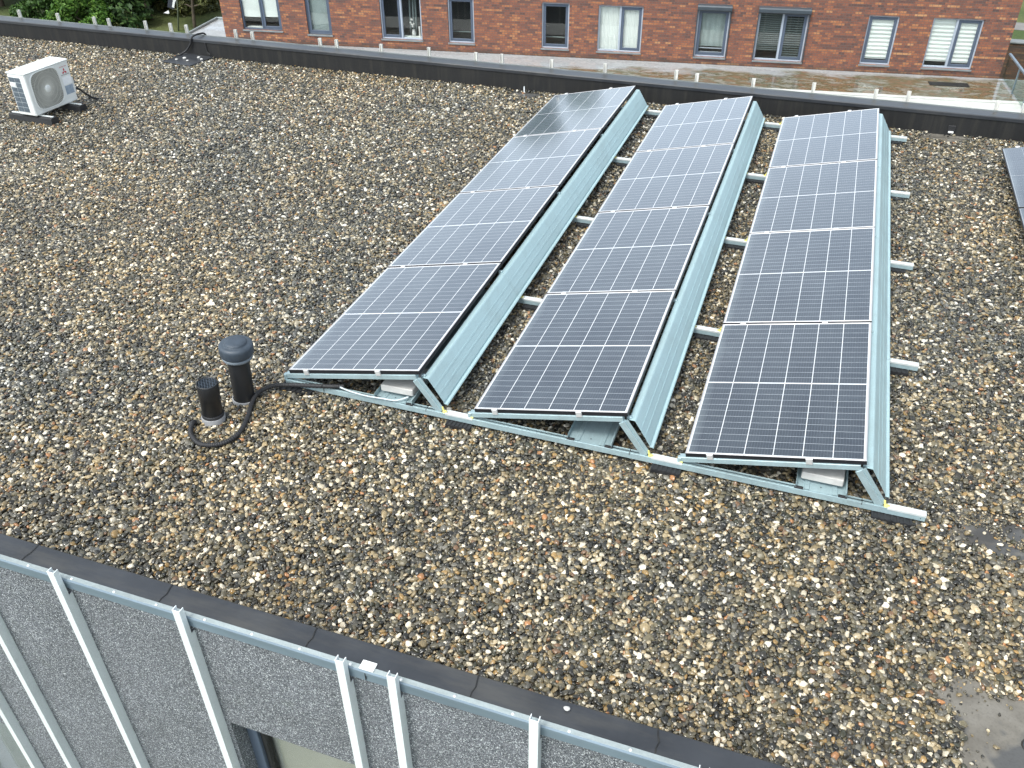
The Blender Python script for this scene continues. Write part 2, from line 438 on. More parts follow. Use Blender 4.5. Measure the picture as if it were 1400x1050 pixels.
def mat_brick():
    m, nt, p = new_mat('red brown brickwork')
    t = N(nt, 'ShaderNodeTexCoord'); sp = N(nt, 'ShaderNodeSeparateXYZ'); L(nt, t.outputs['Object'], sp.inputs[0])
    cb = N(nt, 'ShaderNodeCombineXYZ')
    L(nt, math_n(nt, 'ADD', sp.outputs[0], sp.outputs[1]), cb.inputs[0]); L(nt, sp.outputs[2], cb.inputs[1])
    bh, bw = .0625, .150
    # brick ids of a half bond
    row = math_n(nt, 'FLOOR', math_n(nt, 'DIVIDE', sp.outputs[2], bh))
    su = math_n(nt, 'ADD', sp.outputs[0], sp.outputs[1])
    colx = math_n(nt, 'FLOOR', math_n(nt, 'ADD', math_n(nt, 'DIVIDE', su, bw), math_n(nt, 'MULTIPLY', math_n(nt, 'MODULO', row, 2.), .5)))
    idv = N(nt, 'ShaderNodeCombineXYZ'); L(nt, colx, idv.inputs[0]); L(nt, row, idv.inputs[1])
    w = N(nt, 'ShaderNodeTexWhiteNoise'); w.noise_dimensions = '2D'; L(nt, idv.outputs[0], w.inputs['Vector'])
    rv = N(nt, 'ShaderNodeTexWhiteNoise'); rv.noise_dimensions = '1D'; L(nt, row, rv.inputs['W'])
    zone = noise(nt, cb.outputs[0], .35, 3)
    # whole courses run lighter or darker, as laid in the wall
    band = math_n(nt, 'MULTIPLY', math_n(nt, 'SUBTRACT', rv.outputs[0], .5), .22)
    r4 = math_n(nt, 'LESS_THAN', math_n(nt, 'MODULO', math_n(nt, 'ADD', row, 400.), 4.), .5)
    rz = math_n(nt, 'MULTIPLY_ADD', sp.outputs[0], .06, .85, True)
    band = math_n(nt, 'ADD', band, math_n(nt, 'MULTIPLY', math_n(nt, 'SUBTRACT', r4, .3), math_n(nt, 'MULTIPLY', rz, .42)))
    f = math_n(nt, 'ADD', math_n(nt, 'ADD', math_n(nt, 'MULTIPLY_ADD', w.outputs[0], .62, .17), band), math_n(nt, 'MULTIPLY', math_n(nt, 'SUBTRACT', zone, .5), .35), None, True)
    bc = ramp(nt, f, [(0, (.085,.050,.047)), (.2, (.140,.066,.052)), (.42, (.210,.082,.054)), (.62, (.275,.100,.056)), (.78, (.38,.148,.064)), (.93, (.47,.235,.110))])
    g = noise(nt, cb.outputs[0], 30, 3)
    bc = mixc(nt, 1.0, bc, ramp(nt, g, [(.3, (.8,.8,.8)), (.7, (1.2,1.2,1.2))]), 'MULTIPLY')
    br = N(nt, 'ShaderNodeTexBrick'); br.offset = .5; br.squash = 1
    br.inputs['Scale'].default_value = 1; br.inputs['Mortar Size'].default_value = .0055
    br.inputs['Brick Width'].default_value = bw; br.inputs['Row Height'].default_value = bh
    br.inputs['Mortar Smooth'].default_value = .1
    L(nt, cb.outputs[0], br.inputs['Vector'])
    c = mixc(nt, br.outputs['Fac'], bc, (.115,.095,.082))
    # darker band along the foot of the wall, uneven upper edge
    gz = math_n(nt, 'ADD', sp.outputs[2], math_n(nt, 'MULTIPLY', noise(nt, cb.outputs[0], 2.2, 4), .22))
    c = mixc(nt, ramp(nt, gz, [(.10, .75), (.24, 0.)]), c, (.045,.04,.03))
    L(nt, c, p.inputs['Base Color']); p.inputs['Roughness'].default_value = .8
    bump(nt, p, math_n(nt, 'SUBTRACT', 1., br.outputs['Fac']), .5, .006)
    return m
M['brick'] = mat_brick()

def mat_pane():
    m, nt, p = new_mat('window glass')
    nt.nodes.remove(p)
    tr = N(nt, 'ShaderNodeBsdfTransparent'); tr.inputs[0].default_value = (.95,.96,.95,1)
    gl = N(nt, 'ShaderNodeBsdfGlossy'); gl.inputs['Roughness'].default_value = .02
    ge = N(nt, 'ShaderNodeNewGeometry'); dt = N(nt, 'ShaderNodeVectorMath', operation='DOT_PRODUCT')
    L(nt, ge.outputs['Incoming'], dt.inputs[0]); L(nt, ge.outputs['Normal'], dt.inputs[1])
    k1 = math_n(nt, 'SUBTRACT', 1., math_n(nt, 'ABSOLUTE', dt.outputs['Value']))
    fk = math_n(nt, 'MULTIPLY_ADD', math_n(nt, 'POWER', k1, 5.), .9, .045, True)
    mx = N(nt, 'ShaderNodeMixShader'); L(nt, fk, mx.inputs[0]); L(nt, tr.outputs[0], mx.inputs[1]); L(nt, gl.outputs[0], mx.inputs[2])
    L(nt, mx.outputs[0], nt.nodes['Material Output'].inputs[0])
    return m
M['pane'] = mat_pane()

def mat_deck():
    m, nt, p = new_mat('wet mossy concrete deck')
    co = objco(nt)
    sp = N(nt, 'ShaderNodeSeparateXYZ'); L(nt, co, sp.inputs[0])
    big = noise(nt, objco(nt, (.7, 1.3, 1)), .9, 5, .6); mid = noise(nt, objco(nt, (1, 2.2, 1)), 2.4, 6, .65); fine = noise(nt, co, 14, 5, .6)
    base = ramp(nt, fine, [(.3, (.29,.30,.31)), (.7, (.40,.415,.42))])
    # moss and dirt lie away from the wall foot and toward the right end
    away = math_n(nt, 'ADD', math_n(nt, 'MULTIPLY', sp.outputs[1], -.60), math_n(nt, 'MULTIPLY', sp.outputs[0], .045))
    mk = math_n(nt, 'ADD', math_n(nt, 'ADD', away, .30), math_n(nt, 'MULTIPLY', math_n(nt, 'SUBTRACT', big, .5), 1.3), None, True)
    dirty = ramp(nt, mid, [(.30, (.09,.06,.035)), (.42, (.19,.115,.065)), (.50, (.075,.07,.022)), (.60, (.26,.24,.20)), (.68, (.05,.045,.02)), (.8, (.10,.07,.04))])
    c = mixc(nt, ramp(nt, mk, [(.25, 0.), (.45, .95)]), base, dirty)
    L(nt, c, p.inputs['Base Color'])
    L(nt, ramp(nt, big, [(.42, .05), (.58, .45)]), p.inputs['Roughness'])
    return m
M['deck'] = mat_deck()
M['white_roof'] = simple('white roof sheet', (.56,.57,.54), .5, 0, .08, 1.5)
M['low_wall'] = simple('low grey wall', (.30,.31,.32), .7, 0, .1, 2)

def mat_lawn():
    m, nt, p = new_mat('mown lawn')
    co = objco(nt)
    b = noise(nt, co, .25, 5, .6); f = noise(nt, co, 9, 6, .75)
    c = ramp(nt, f, [(.25, (.024,.048,.009)), (.5, (.050,.085,.015)), (.75, (.088,.125,.028))])
    c = mixc(nt, ramp(nt, b, [(.42, 0.), (.66, .65)]), c, (.17,.165,.06))
    L(nt, c, p.inputs['Base Color']); p.inputs['Roughness'].default_value = .9
    bump(nt, p, f, .8, .08)
    return m
M['lawn'] = mat_lawn()
add_dirt(M['fin'], .15); add_dirt(M['alu_trim'], .35); add_dirt(M['white_roof'], .4, (.30,.28,.22))
M['asphalt'] = simple('asphalt path', (.20,.19,.18), .85, 0, .15, 3, .2)

def mat_leaf(name, cols):
    m, nt, p = new_mat(name)
    g = N(nt, 'ShaderNodeNewGeometry')
    c = ramp(nt, g.outputs['Random Per Island'], [(0, cols[0]), (.5, cols[1]), (1, cols[2])])
    L(nt, c, p.inputs['Base Color']); p.inputs['Roughness'].default_value = .6
    p.inputs['Specular IOR Level'].default_value = .3
    return m
M['leaf_dark'] = mat_leaf('dark foliage', [(.016,.038,.012), (.032,.072,.018), (.07,.125,.030)])
M['leaf_mid'] = mat_leaf('mid foliage', [(.022,.055,.012), (.045,.10,.020), (.08,.15,.032)])
M['leaf_light'] = mat_leaf('fresh foliage', [(.030,.078,.012), (.065,.150,.020), (.14,.25,.038)])
M['leaf_olive'] = mat_leaf('olive foliage', [(.05,.055,.018), (.09,.10,.028), (.14,.14,.045)])

# ------------------------------------------------------------------ camera
cam = bpy.data.objects.new('camera', bpy.data.cameras.new('camera')); COL.objects.link(cam)
Rw = ((0.94414661,0.32946486,-0.00633078),(0.18810996,-0.5546412,-0.81054782),(-0.27055833,0.7640851,-0.58563824))
mw = Matrix(((Rw[0][0],-Rw[1][0],-Rw[2][0],3.4956),(Rw[0][1],-Rw[1][1],-Rw[2][1],-4.6987),(Rw[0][2],-Rw[1][2],-Rw[2][2],4.0191),(0,0,0,1)))
cam.matrix_world = mw
cam.data.sensor_width = 36; cam.data.lens = 1204.88/1400*36
cam.data.clip_end = 2000; cam.data.clip_start = .05
S.camera = cam

# ------------------------------------------------------------------ world and light
SUN_EL, SUN_AZ = 58, 205      # azimuth measured clockwise from +y
wd = bpy.data.worlds.new('World'); S.world = wd; wd.use_nodes = True
nt = wd.node_tree
sky = N(nt, 'ShaderNodeTexSky', sky_type='NISHITA'); sky.sun_disc = False
sky.sun_elevation = R(SUN_EL); sky.sun_rotation = R(SUN_AZ)
sky.air_density = 1.0; sky.dust_density = 4.0; sky.ozone_density = 1.0
hs = N(nt, 'ShaderNodeHueSaturation'); hs.inputs['Saturation'].default_value = .36
L(nt, sky.outputs[0], hs.inputs['Color'])
# broken high cloud brightening the veil unevenly
tcw = N(nt, 'ShaderNodeTexCoord')
cl = noise(nt, tcw.outputs['Generated'], 2.2, 5, .6)
wc = mixc(nt, 1.0, hs.outputs[0], ramp(nt, cl, [(.3, (.82,.85,.90)), (.7, (1.25,1.24,1.22))]), 'MULTIPLY')
sz = N(nt, 'ShaderNodeSeparateXYZ'); L(nt, tcw.outputs['Generated'], sz.inputs[0])
wc = mixc(nt, 1.0, wc, ramp(nt, sz.outputs[2], [(.05, (1.15,1.17,1.2)), (.22, (1.42,1.45,1.52)), (.42, (1.30,1.32,1.36)), (.65, (.95,.95,.95))]), 'MULTIPLY')
bg = nt.nodes['Background']; bg.inputs['Strength'].default_value = .15
wc = mixc(nt, 1.0, wc, (.95, 1.0, .99), 'MULTIPLY')
L(nt, wc, bg.inputs['Color'])
sl = bpy.data.lights.new('sun', 'SUN'); sl.energy = 1.15; sl.angle = R(14); sl.color = (1, .985, .94)
so = bpy.data.objects.new('sun', sl); COL.objects.link(so)
az = R(SUN_AZ); el = R(SUN_EL)
sd = Vector((math.sin(az)*math.cos(el), math.cos(az)*math.cos(el), math.sin(el)))
so.rotation_euler = (-sd).to_track_quat('-Z', 'Y').to_euler()
so.location = (0, 0, 30)
S.view_settings.view_transform = 'Standard'; S.view_settings.look = 'None'; S.view_settings.gamma = 1
S.view_settings.exposure = 0.78

# ------------------------------------------------------------------ the roof we look at (one building with parts)
G = -0.03          # mean gravel level
YF_IN, YF_OUT, YF_TRIM = -2.185, -2.315, -2.347
YB_IN, YB_OUT, YB_TRIM = 7.58, 7.76, 7.83
ZC = .235
XA, XB = -26.0, 16.0
bld = empty('flat_roof_building', (0, 0, -6.3))
tag(bld, 'flat roofed building with dark rubber edged roof and grey chip wall with white fins', 'building')
B0 = 6.3           # children use local z = world z + B0
def bp(p): return (p[0], p[1], p[2]+B0)

mb = MB()
nx, ny = 60, 16
mb.box((XA, YF_IN, -.40+B0), (XB, YB_IN, -.058+B0))
roof = mb.build('roof', M['roof'], bld)

def parapet(name, yin, yout, ytrim, sgn):
    """sgn +1: roof lies toward +y"""
    m = MB()
    y0, y1 = sorted((yin, yout))
    m.box((XA, y0, -.40+B0), (XB, y1, ZC-.006+B0), 0)
    # coping membrane: a gently crowned strip lapping 12 mm over the upstand
    yi = yin + sgn*.012
    prof = [(yi, ZC-.045), (yi, ZC-.008), (yi-sgn*.010, ZC+.001), (yout, ZC+.004), (yout, ZC-.045)]
    m.prism([(a, b+B0) for a, b in prof], XA, XB, 'x', 1)
    return m
mb = parapet('front', YF_IN, YF_OUT, YF_TRIM, 1)
for k, x in enumerate([-2.2, -1.28, -.356, .59, 1.503, 2.42, 3.34, 4.27, 5.2]):
    j = random.uniform(-.008, .008)      # overlapping edge of the next sheet
    w = .012
    pts = [(x+j-.012, YF_IN+.008), (x+j-.006, -2.215), (x+.002, -2.25), (x-.006, -2.285), (x-.003, YF_OUT+.002)]
    vs = []; fs = []
    for i, (a, b) in enumerate(pts): vs += [(a, b, ZC+.006+B0), (a+.006, b, ZC+.0072+B0)]
    for i in range(len(pts)-1): fs.append((2*i, 2*i+1, 2*i+3, 2*i+2))
    mb.add(vs, fs, 0)
pf = mb.build('parapet', [M['upstand'], M['cap']], bld)
pf['label'] = 'low front parapet with smooth dark rubber coping'
mb = parapet('back', YB_IN, YB_OUT, YB_TRIM, -1)
mb.box((XA, YB_OUT+.001, .10+B0), (XB, YB_TRIM-.036, ZC-.025+B0), 0)
pb = mb.build('parapet', [M['upstand'], M['cap']], bld)
pb['label'] = 'long rear parapet with stained dark rubber upstand'
# metal edge trims
def trim(yout, ytrim, sgn, zdrop):
    m = MB()
    a, b = yout - sgn*.001, ytrim
    prof = [(a, ZC-.03), (a, ZC+.006), (b+sgn*.006, ZC+.002), (b, ZC-.008), (b, ZC-.03), (b+sgn*.006, ZC-.034), (b+sgn*.006, zdrop), (b+sgn*.012, zdrop), (b+sgn*.012, ZC-.03)]
    m.prism([(p, q+B0) for p, q in prof], XA, XB, 'x', 0)
    return m
mb = trim(YF_OUT, YF_TRIM, 1, .155)
tf = mb.build('metal_trim', [M['alu_trim'], M['alu_face']], bld, True)
for poly in tf.data.polygons:
    if poly.normal.y < -.8: poly.material_index = 1
# joint cover on the front trim and joint lines
mb = MB(); mb.box((1.858, YF_TRIM-.0015, .17+B0), (1.862, YF_TRIM+.004, ZC-.012+B0))
mb.build('trim_joint', M['black_rubber'], tf)
mb = MB(); mb.bbox((1.825, -2.342, ZC+.004+B0), (1.905, -2.288, ZC+.012+B0), .002)
mb.build('joint_cover', M['ceramic'], tf)
for i in range(-4, 14):
    x = .011 + .293*i + random.uniform(-.01, .01)
    mb = MB(); mb.lathe([(.0, .0045), (.004, .0042), (.008, .002), (.009, -.004)], 10, (x, -2.331, ZC+.004+B0))
    mb.build('rivet', M['rivet'], tf)
mbt = trim(YB_TRIM-.035, YB_TRIM, -1, .155)
mbt.v = [(a, b, c+.001) for a, b, c in mbt.v]
tb = mbt.build('metal_trim', M['trim_back'], bld)

# walls with holes
def holed_wall(mb, x0, x1, z0, z1, y, holes, depth, inward, mi=0, mi_rev=0):
    """flat wall in the plane y with rectangular holes and reveals running 'inward' (+1/-1 in y)"""
    xs = sorted({x0, x1, *[h[0] for h in holes], *[h[1] for h in holes]})
    zs = sorted({z0, z1, *[h[2] for h in holes], *[h[3] for h in holes]})
    for i in range(len(xs)-1):
        for j in range(len(zs)-1):
            cx, cz = (xs[i]+xs[i+1])/2, (zs[j]+zs[j+1])/2
            if any(h[0] < cx < h[1] and h[2] < cz < h[3] for h in holes): continue
            mb.add([(xs[i],y,zs[j]),(xs[i+1],y,zs[j]),(xs[i+1],y,zs[j+1]),(xs[i],y,zs[j+1])], [(0,1,2,3)], mi)
    d = depth*inward
    for a, b, c, e in holes:
        mb.add([(a,y,c),(b,y,c),(b,y,e),(a,y,e),(a,y+d,c),(b,y+d,c),(b,y+d,e),(a,y+d,e)],
               [(0,1,5,4),(1,2,6,5),(2,3,7,6),(3,0,4,7)], mi_rev)

WALL_Y = -2.330
mb = MB()
fholes = [(.838, 1.90, -2.6+B0, -.735+B0), (-2.75, -1.335, -4.4+B0, -1.86+B0), (2.95, 4.2, -2.6+B0, -.735+B0)]
holed_wall(mb, XA, XB, 0, .16+B0, WALL_Y, fholes, .17, 1)
mb.add([(XA, WALL_Y, 0), (XA, YB_TRIM-.02, 0), (XA, YB_TRIM-.02, -.06+B0), (XA, WALL_Y, -.06+B0)], [(0,1,2,3)])
mb.add([(XB, WALL_Y, 0), (XB, YB_TRIM-.02, 0), (XB, YB_TRIM-.02, -.06+B0), (XB, WALL_Y, -.06+B0)], [(0,1,2,3)])
mb.add([(XA, YB_TRIM-.02, 0), (XB, YB_TRIM-.02, 0), (XB, YB_TRIM-.02, .16+B0), (XA, YB_TRIM-.02, .16+B0)], [(0,1,2,3)])
mb.build('wall', M['stucco'], bld, False)
for i, (a, b, c, e) in enumerate(fholes):
    y0 = WALL_Y+.17
    f = MB(); w = .075
    f.bbox((a, y0-.07, c), (a+w, y0+.02, e), .004); f.bbox((b-w, y0-.07, c), (b, y0+.02, e), .004)
    f.bbox((a+w, y0-.07, e-w), (b-w, y0+.02, e), .004); f.bbox((a+w, y0-.07, c), (b-w, y0+.02, c+w), .004)
    wo = f.build('window', M['win_dark'], bld)
    g = MB(); q = .028
    g.box((a+w, y0-.045, c+w), (a+w+q, y0+.015, e-w)); g.box((b-w-q, y0-.045, c+w), (b-w, y0+.015, e-w))
    g.box((a+w+q, y0-.045, e-w-q), (b-w-q, y0+.015, e-w)); g.box((a+w+q, y0-.045, c+w), (b-w-q, y0+.015, c+w+q))
    g.build('gasket', M['black_rubber'], wo)
    g = MB(); g.box((a+w+q, y0-.02, c+w+q), (b-w-q, y0-.012, e-w-q)); g.build('pane', M['pane'], wo)
    g = MB(); g.box((a+w+.005, y0+.03, c), (b-w-.005, y0+.036, e-.01)); g.build('blind', M['beige_blind'] if i != 1 else M['lav_blind'], wo)

# facade fins: a hollow channel standing up past the trim, its web notched under the trim
def fin(x, yf, sgn, ztop, zbot, depth, mat, lean=0.):
    m = MB(); w = .047; t = .004
    d = depth*sgn
    m.box((x-w/2, min(yf, yf+t*sgn), zbot+B0), (x+w/2, max(yf, yf+t*sgn), ztop+B0))
    for s in (-1, 1):
        xa, xb = (x-w/2, x-w/2+t) if s < 0 else (x+w/2-t, x+w/2)
        m.box((xa, min(yf+t*sgn, yf+.034*sgn), zbot+B0), (xb, max(yf+t*sgn, yf+.034*sgn), ztop+B0))
        zc = ZC-.125
        y1, y2 = yf+.034*sgn, yf+d
        m.add([(xa, y1, zbot+B0), (xa, y2, zbot+B0), (xa, y2, zc+.035+B0), (xa, y2-.02*sgn, zc+B0), (xa, y1, zc+B0),
               (xb, y1, zbot+B0), (xb, y2, zbot+B0), (xb, y2, zc+.035+B0), (xb, y2-.02*sgn, zc+B0), (xb, y1, zc+B0)],
              [(0,1,2,3,4), (9,8,7,6,5), (0,5,6,1), (1,6,7,2), (2,7,8,3), (3,8,9,4), (4,9,5,0)])
    return m.build('facade_fin', mat, bld)
FF = [-2.32, -1.225, -.79, -.05, .778, 1.748, 2.034, 2.772, 3.565, 4.30, 5.05]
for x in FF:
    fin(x, YF_TRIM-.042, 1, .325, -6.2, .062+.037, M['fin'])
BF = [-14.2, -13.4, -12.5, -11.7, -10.9, -10.05, -9.21, -8.44, -8.14, -7.39, -6.89, -6.58, -5.64, -5.33, -4.10, -3.81, -3.04, -2.24, -1.48, -1.07, -.3, .5, 1.52, 1.81, 2.58, 3.37, 4.16, 4.56, 5.62, 5.93, 6.7, 7.5, 8.2]
for x in BF:
    fin(x, YB_TRIM+.042, -1, .352+random.uniform(-.012, .012), -6.2, .08, M['fin_old'])

# ------------------------------------------------------------------ gravel: pebbles as one object (geometry nodes)
BARE = [(5.08,-1.46,.40,.34,1.0), (5.14,.03,.36,.20,.96), (4.88,.20,.13,.08,.85), (5.25,.12,.2,.12,.9), (-.52,7.42,.24,.13,.97), (-.75,7.52,.2,.06,.8),
        (5.06,7.42,.30,.14,.97), (5.4,7.5,.3,.05,.9), (3.3,7.5,.6,.05,.9), (5.36,3.14,.06,.04,1.0), (6.1,-1.2,.5,.5,.95), (6.3,.6,.3,.2,.7)]
def blob(x, y, seed=0):
    return (np.sin(x*7.1+seed)*np.cos(y*8.3-seed) + .6*np.sin(x*17.3-y*13.1+seed*2) + .4*np.cos(x*31+y*27))*.22
def bare_prob(x, y):
    pr = np.zeros_like(x)
    for k, (cx, cy, rx, ry, amt) in enumerate(BARE):
        d = ((x-cx)/rx)**2 + ((y-cy)/ry)**2
        d = np.sqrt(d) + blob(x, y, k)
        pr = np.maximum(pr, np.clip((1.08-d)/.16, 0, 1)*amt)
    return pr
def field(x0, x1, y0, y1, sp, zlo, zhi, s0, s1, jit=.48):
    xs = np.arange(x0, x1, sp); ys = np.arange(y0, y1, sp*.92)
    X, Y = np.meshgrid(xs, ys); X = X + (np.arange(len(ys)) % 2)[:, None]*sp/2
    X = X.ravel()+RNG.uniform(-jit, jit, X.size)*sp; Y = Y.ravel()+RNG.uniform(-jit, jit, Y.size)*sp
    # only where this view or one a step to the side could see
    left = -1.0 - (Y+2.2)*1.00 - 1.5; right = 4.3 + (Y+2.2)*.21 + 1.6
    keep = (X > left) & (X < right) & (Y > YF_IN+.012) & (Y < YB_IN-.012)
    keep &= RNG.uniform(0, 1, X.size) > bare_prob(X, Y)
    X, Y = X[keep], Y[keep]
    n = X.size
    size = np.exp(RNG.normal(math.log((s0*s1)**.5), math.log(s1/s0)/4.0, n)); size = np.clip(size, s0*.8, s1*1.25)
    # gentle unevenness of the bed
    und = .010*np.sin(X*1.7+.6)*np.cos(Y*1.3) + .007*np.sin(X*4.1-Y*3.3)
    edge = np.minimum(1, np.minimum(Y-YF_IN, YB_IN-Y)/.25)
    Z = RNG.uniform(zlo, zhi, n) + und*edge
    return np.stack([X, Y, Z], 1), size
P1, s1 = field(-12.6, 9, -2.2, 3.0, .0200, -.055, -.044, .016, .031)
P2, s2 = field(-12.6, 9, -2.2, 3.0, .0250, -.045, -.031, .019, .046)
P3, s3 = field(-14.0, 9, 3.0, 7.6, .0250, -.056, -.046, .021, .038)
P4, s4 = field(-14.0, 9, 3.0, 7.6, .0295, -.046, -.031, .022, .046)
GP, GS = [], []
for k, (cx, cy, rx, ry, amt) in enumerate(BARE):
    if cx < 4 or cy > 4: continue
    n = 900; t = RNG.uniform(0, 6.283, n); q = np.abs(RNG.normal(1.04, .16, n))
    gx, gy = cx+rx*q*np.cos(t), cy+ry*q*np.sin(t)
    GP.append(np.stack([gx, gy, RNG.uniform(-.058, -.052, n)], 1)); GS.append(np.exp(RNG.uniform(math.log(.005), math.log(.022), n)))
    n = 26; t = RNG.uniform(0, 6.283, n); q = RNG.uniform(.1, 1, n)**.5*.95
    GP.append(np.stack([cx+rx*q*np.cos(t), cy+ry*q*np.sin(t), np.full(n, -.053)], 1)); GS.append(np.exp(RNG.uniform(math.log(.005), math.log(.03), n)))
GP = np.concatenate(GP); GS = np.concatenate(GS); kk = GP[:, 1] > YF_IN+.02; GP, GS = GP[kk], GS[kk]
PP = np.concatenate([P1, P2, P3, P4, GP]); SS = np.concatenate([s1, s2, s3, s4, GS])
npnt = len(PP)
me = bpy.data.meshes.new('gravel'); me.vertices.add(npnt); me.vertices.foreach_set('co', PP.ravel().astype(np.float32))
rot = np.stack([RNG.normal(0, .38, npnt), RNG.normal(0, .38, npnt), RNG.uniform(0, 6.283, npnt)], 1).astype(np.float32)
asp = RNG.uniform(.58, 1.0, npnt)
scl = np.stack([SS*.5*1.14, SS*.5*asp*1.08, SS*.5*RNG.uniform(.42, .72, npnt)], 1).astype(np.float32)
a = me.attributes.new('rot', 'FLOAT_VECTOR', 'POINT'); a.data.foreach_set('vector', rot.ravel())
a = me.attributes.new('scl', 'FLOAT_VECTOR', 'POINT'); a.data.foreach_set('vector', scl.ravel())
a = me.attributes.new('vid', 'INT', 'POINT'); a.data.foreach_set('value', RNG.integers(0, 6, npnt).astype(np.int32))
me.materials.append(M['stone'])
grav = link(bpy.data.objects.new('gravel', me))
tag(grav, 'multicoloured wet river pebbles covering the whole flat roof', 'gravel', None, 'stuff')
ng = bpy.data.node_groups.new('pebbles', 'GeometryNodeTree')
ng.interface.new_socket('Geometry', in_out='INPUT', socket_type='NodeSocketGeometry')
ng.interface.new_socket('Geometry', in_out='OUTPUT', socket_type='NodeSocketGeometry')
gi = N(ng, 'NodeGroupInput'); go = N(ng, 'NodeGroupOutput')
g2i = N(ng, 'GeometryNodeGeometryToInstance')
for k in range(6):
    ico = N(ng, 'GeometryNodeMeshIcoSphere'); ico.inputs['Radius'].default_value = 1; ico.inputs['Subdivisions'].default_value = 3 if k < 2 else 2
    spn = N(ng, 'GeometryNodeSetPosition')
    pos = N(ng, 'GeometryNodeInputPosition')
    off = N(ng, 'ShaderNodeVectorMath', operation='ADD'); off.inputs[1].default_value = (k*13.7, k*5.1, -k*9.3)
    L(ng, pos.outputs[0], off.inputs[0])
    no = N(ng, 'ShaderNodeTexNoise'); no.inputs['Scale'].default_value = .85; no.inputs['Detail'].default_value = 1.5
    L(ng, off.outputs[0], no.inputs['Vector'])
    sb = N(ng, 'ShaderNodeVectorMath', operation='SUBTRACT'); sb.inputs[1].default_value = (.5, .5, .5); L(ng, no.outputs['Color'], sb.inputs[0])
    sc = N(ng, 'ShaderNodeVectorMath', operation='SCALE'); sc.inputs['Scale'].default_value = 1.25; L(ng, sb.outputs[0], sc.inputs[0])
    L(ng, ico.outputs[0], spn.inputs['Geometry']); L(ng, sc.outputs[0], spn.inputs['Offset'])
    sh = N(ng, 'GeometryNodeSetShadeSmooth'); L(ng, spn.outputs[0], sh.inputs[0])
    sm = N(ng, 'GeometryNodeSetMaterial'); sm.inputs['Material'].default_value = M['stone']; L(ng, sh.outputs[0], sm.inputs[0])
    L(ng, sm.outputs[0], g2i.inputs[0])
def attr(nm, ty):
    n = N(ng, 'GeometryNodeInputNamedAttribute', data_type=ty); n.inputs['Name'].default_value = nm
    return n.outputs['Attribute']
iop = N(ng, 'GeometryNodeInstanceOnPoints'); iop.inputs['Pick Instance'].default_value = True
e2r = N(ng, 'FunctionNodeEulerToRotation'); L(ng, attr('rot', 'FLOAT_VECTOR'), e2r.inputs[0])
L(ng, gi.outputs[0], iop.inputs['Points']); L(ng, g2i.outputs[0], iop.inputs['Instance'])
L(ng, attr('vid', 'INT'), iop.inputs['Instance Index']); L(ng, e2r.outputs[0], iop.inputs['Rotation']); L(ng, attr('scl', 'FLOAT_VECTOR'), iop.inputs['Scale'])
L(ng, iop.outputs[0], go.inputs[0])
md = grav.modifiers.new('pebbles', 'NODES'); md.node_group = ng

# shallow standing water on the bare membrane
def puddle(cx, cy, rx, ry, seed):
    m = MB(); n = 64; rr = random.Random(seed); ph = [rr.uniform(0, 6.28) for _ in range(4)]
    ringp = []
    for k in range(n):
        t = 2*math.pi*k/n
        q = 1+.16*math.sin(2*t+ph[0])+.10*math.sin(3*t+ph[1])+.06*math.sin(5*t+ph[2])+.03*math.sin(9*t+ph[3])
        ringp.append((cx+rx*q*math.cos(t), cy+ry*q*math.sin(t)))
    vs = [(cx, cy, -.0545)]+[(cx+(x-cx)*.96, cy+(y-cy)*.96, -.0545) for x, y in ringp]+[(x, y, -.0575) for x, y in ringp]
    m.add(vs, [(0, 1+k, 1+(k+1) % n) for k in range(n)], 0)
    m.add(vs, [(1+k, 1+n+k, 1+n+(k+1) % n, 1+(k+1) % n) for k in range(n)], 1)
    return m.build('puddle', [M['water'], M['wet_rim']])
tag(puddle(5.27, -1.50, .20, .19, 5), kind='structure')

# single stray items on the front coping
def pebble(name, loc, r, mat, seed, flat=.7):
    import bmesh
    bm = bmesh.new(); bmesh.ops.create_icosphere(bm, subdivisions=3, radius=1)
    rr = random.Random(seed)
    k = [rr.uniform(-1, 1) for _ in range(6)]
    for v in bm.verts:
        n = v.co.copy()
        s = 1 + .12*math.sin(2.3*n.x+k[0]) + .1*math.sin(2.9*n.y+k[1]) + .06*math.sin(4*n.z+k[2])
        v.co = Vector((n.x*r*1.2*s, n.y*r*s, n.z*r*flat*s))
    for f in bm.faces: f.smooth = True
    me = bpy.data.meshes.new(name); bm.to_mesh(me); bm.free(); me.materials.append(mat)
    o = link(bpy.data.objects.new(name, me)); o.location = loc
    return o
o = pebble('pebble', (2.887, -2.228, ZC+.016), .013, M['concrete'], 3)
tag(o, 'single pale pebble lying alone on the dark front coping', 'pebble')
mb = MB()
for k in range(5):
    t = k*1.256; c = (3.66+.012*math.cos(t), -2.125+.012*math.sin(t), -.012)
    u = Vector((math.cos(t), math.sin(t), .35))*.020; w = Vector((-math.sin(t), math.cos(t), .1))*.009
    c = Vector(c); mb.add([c-u, c+w, c+u, c-w, c+Vector((0,0,.002))], [(0,1,4),(1,2,4),(2,3,4),(3,0,4)])
o = mb.build('red_leaf', M['red_leaf']); tag(o, 'small red leaf on the pebbles beside the front coping', 'leaf')

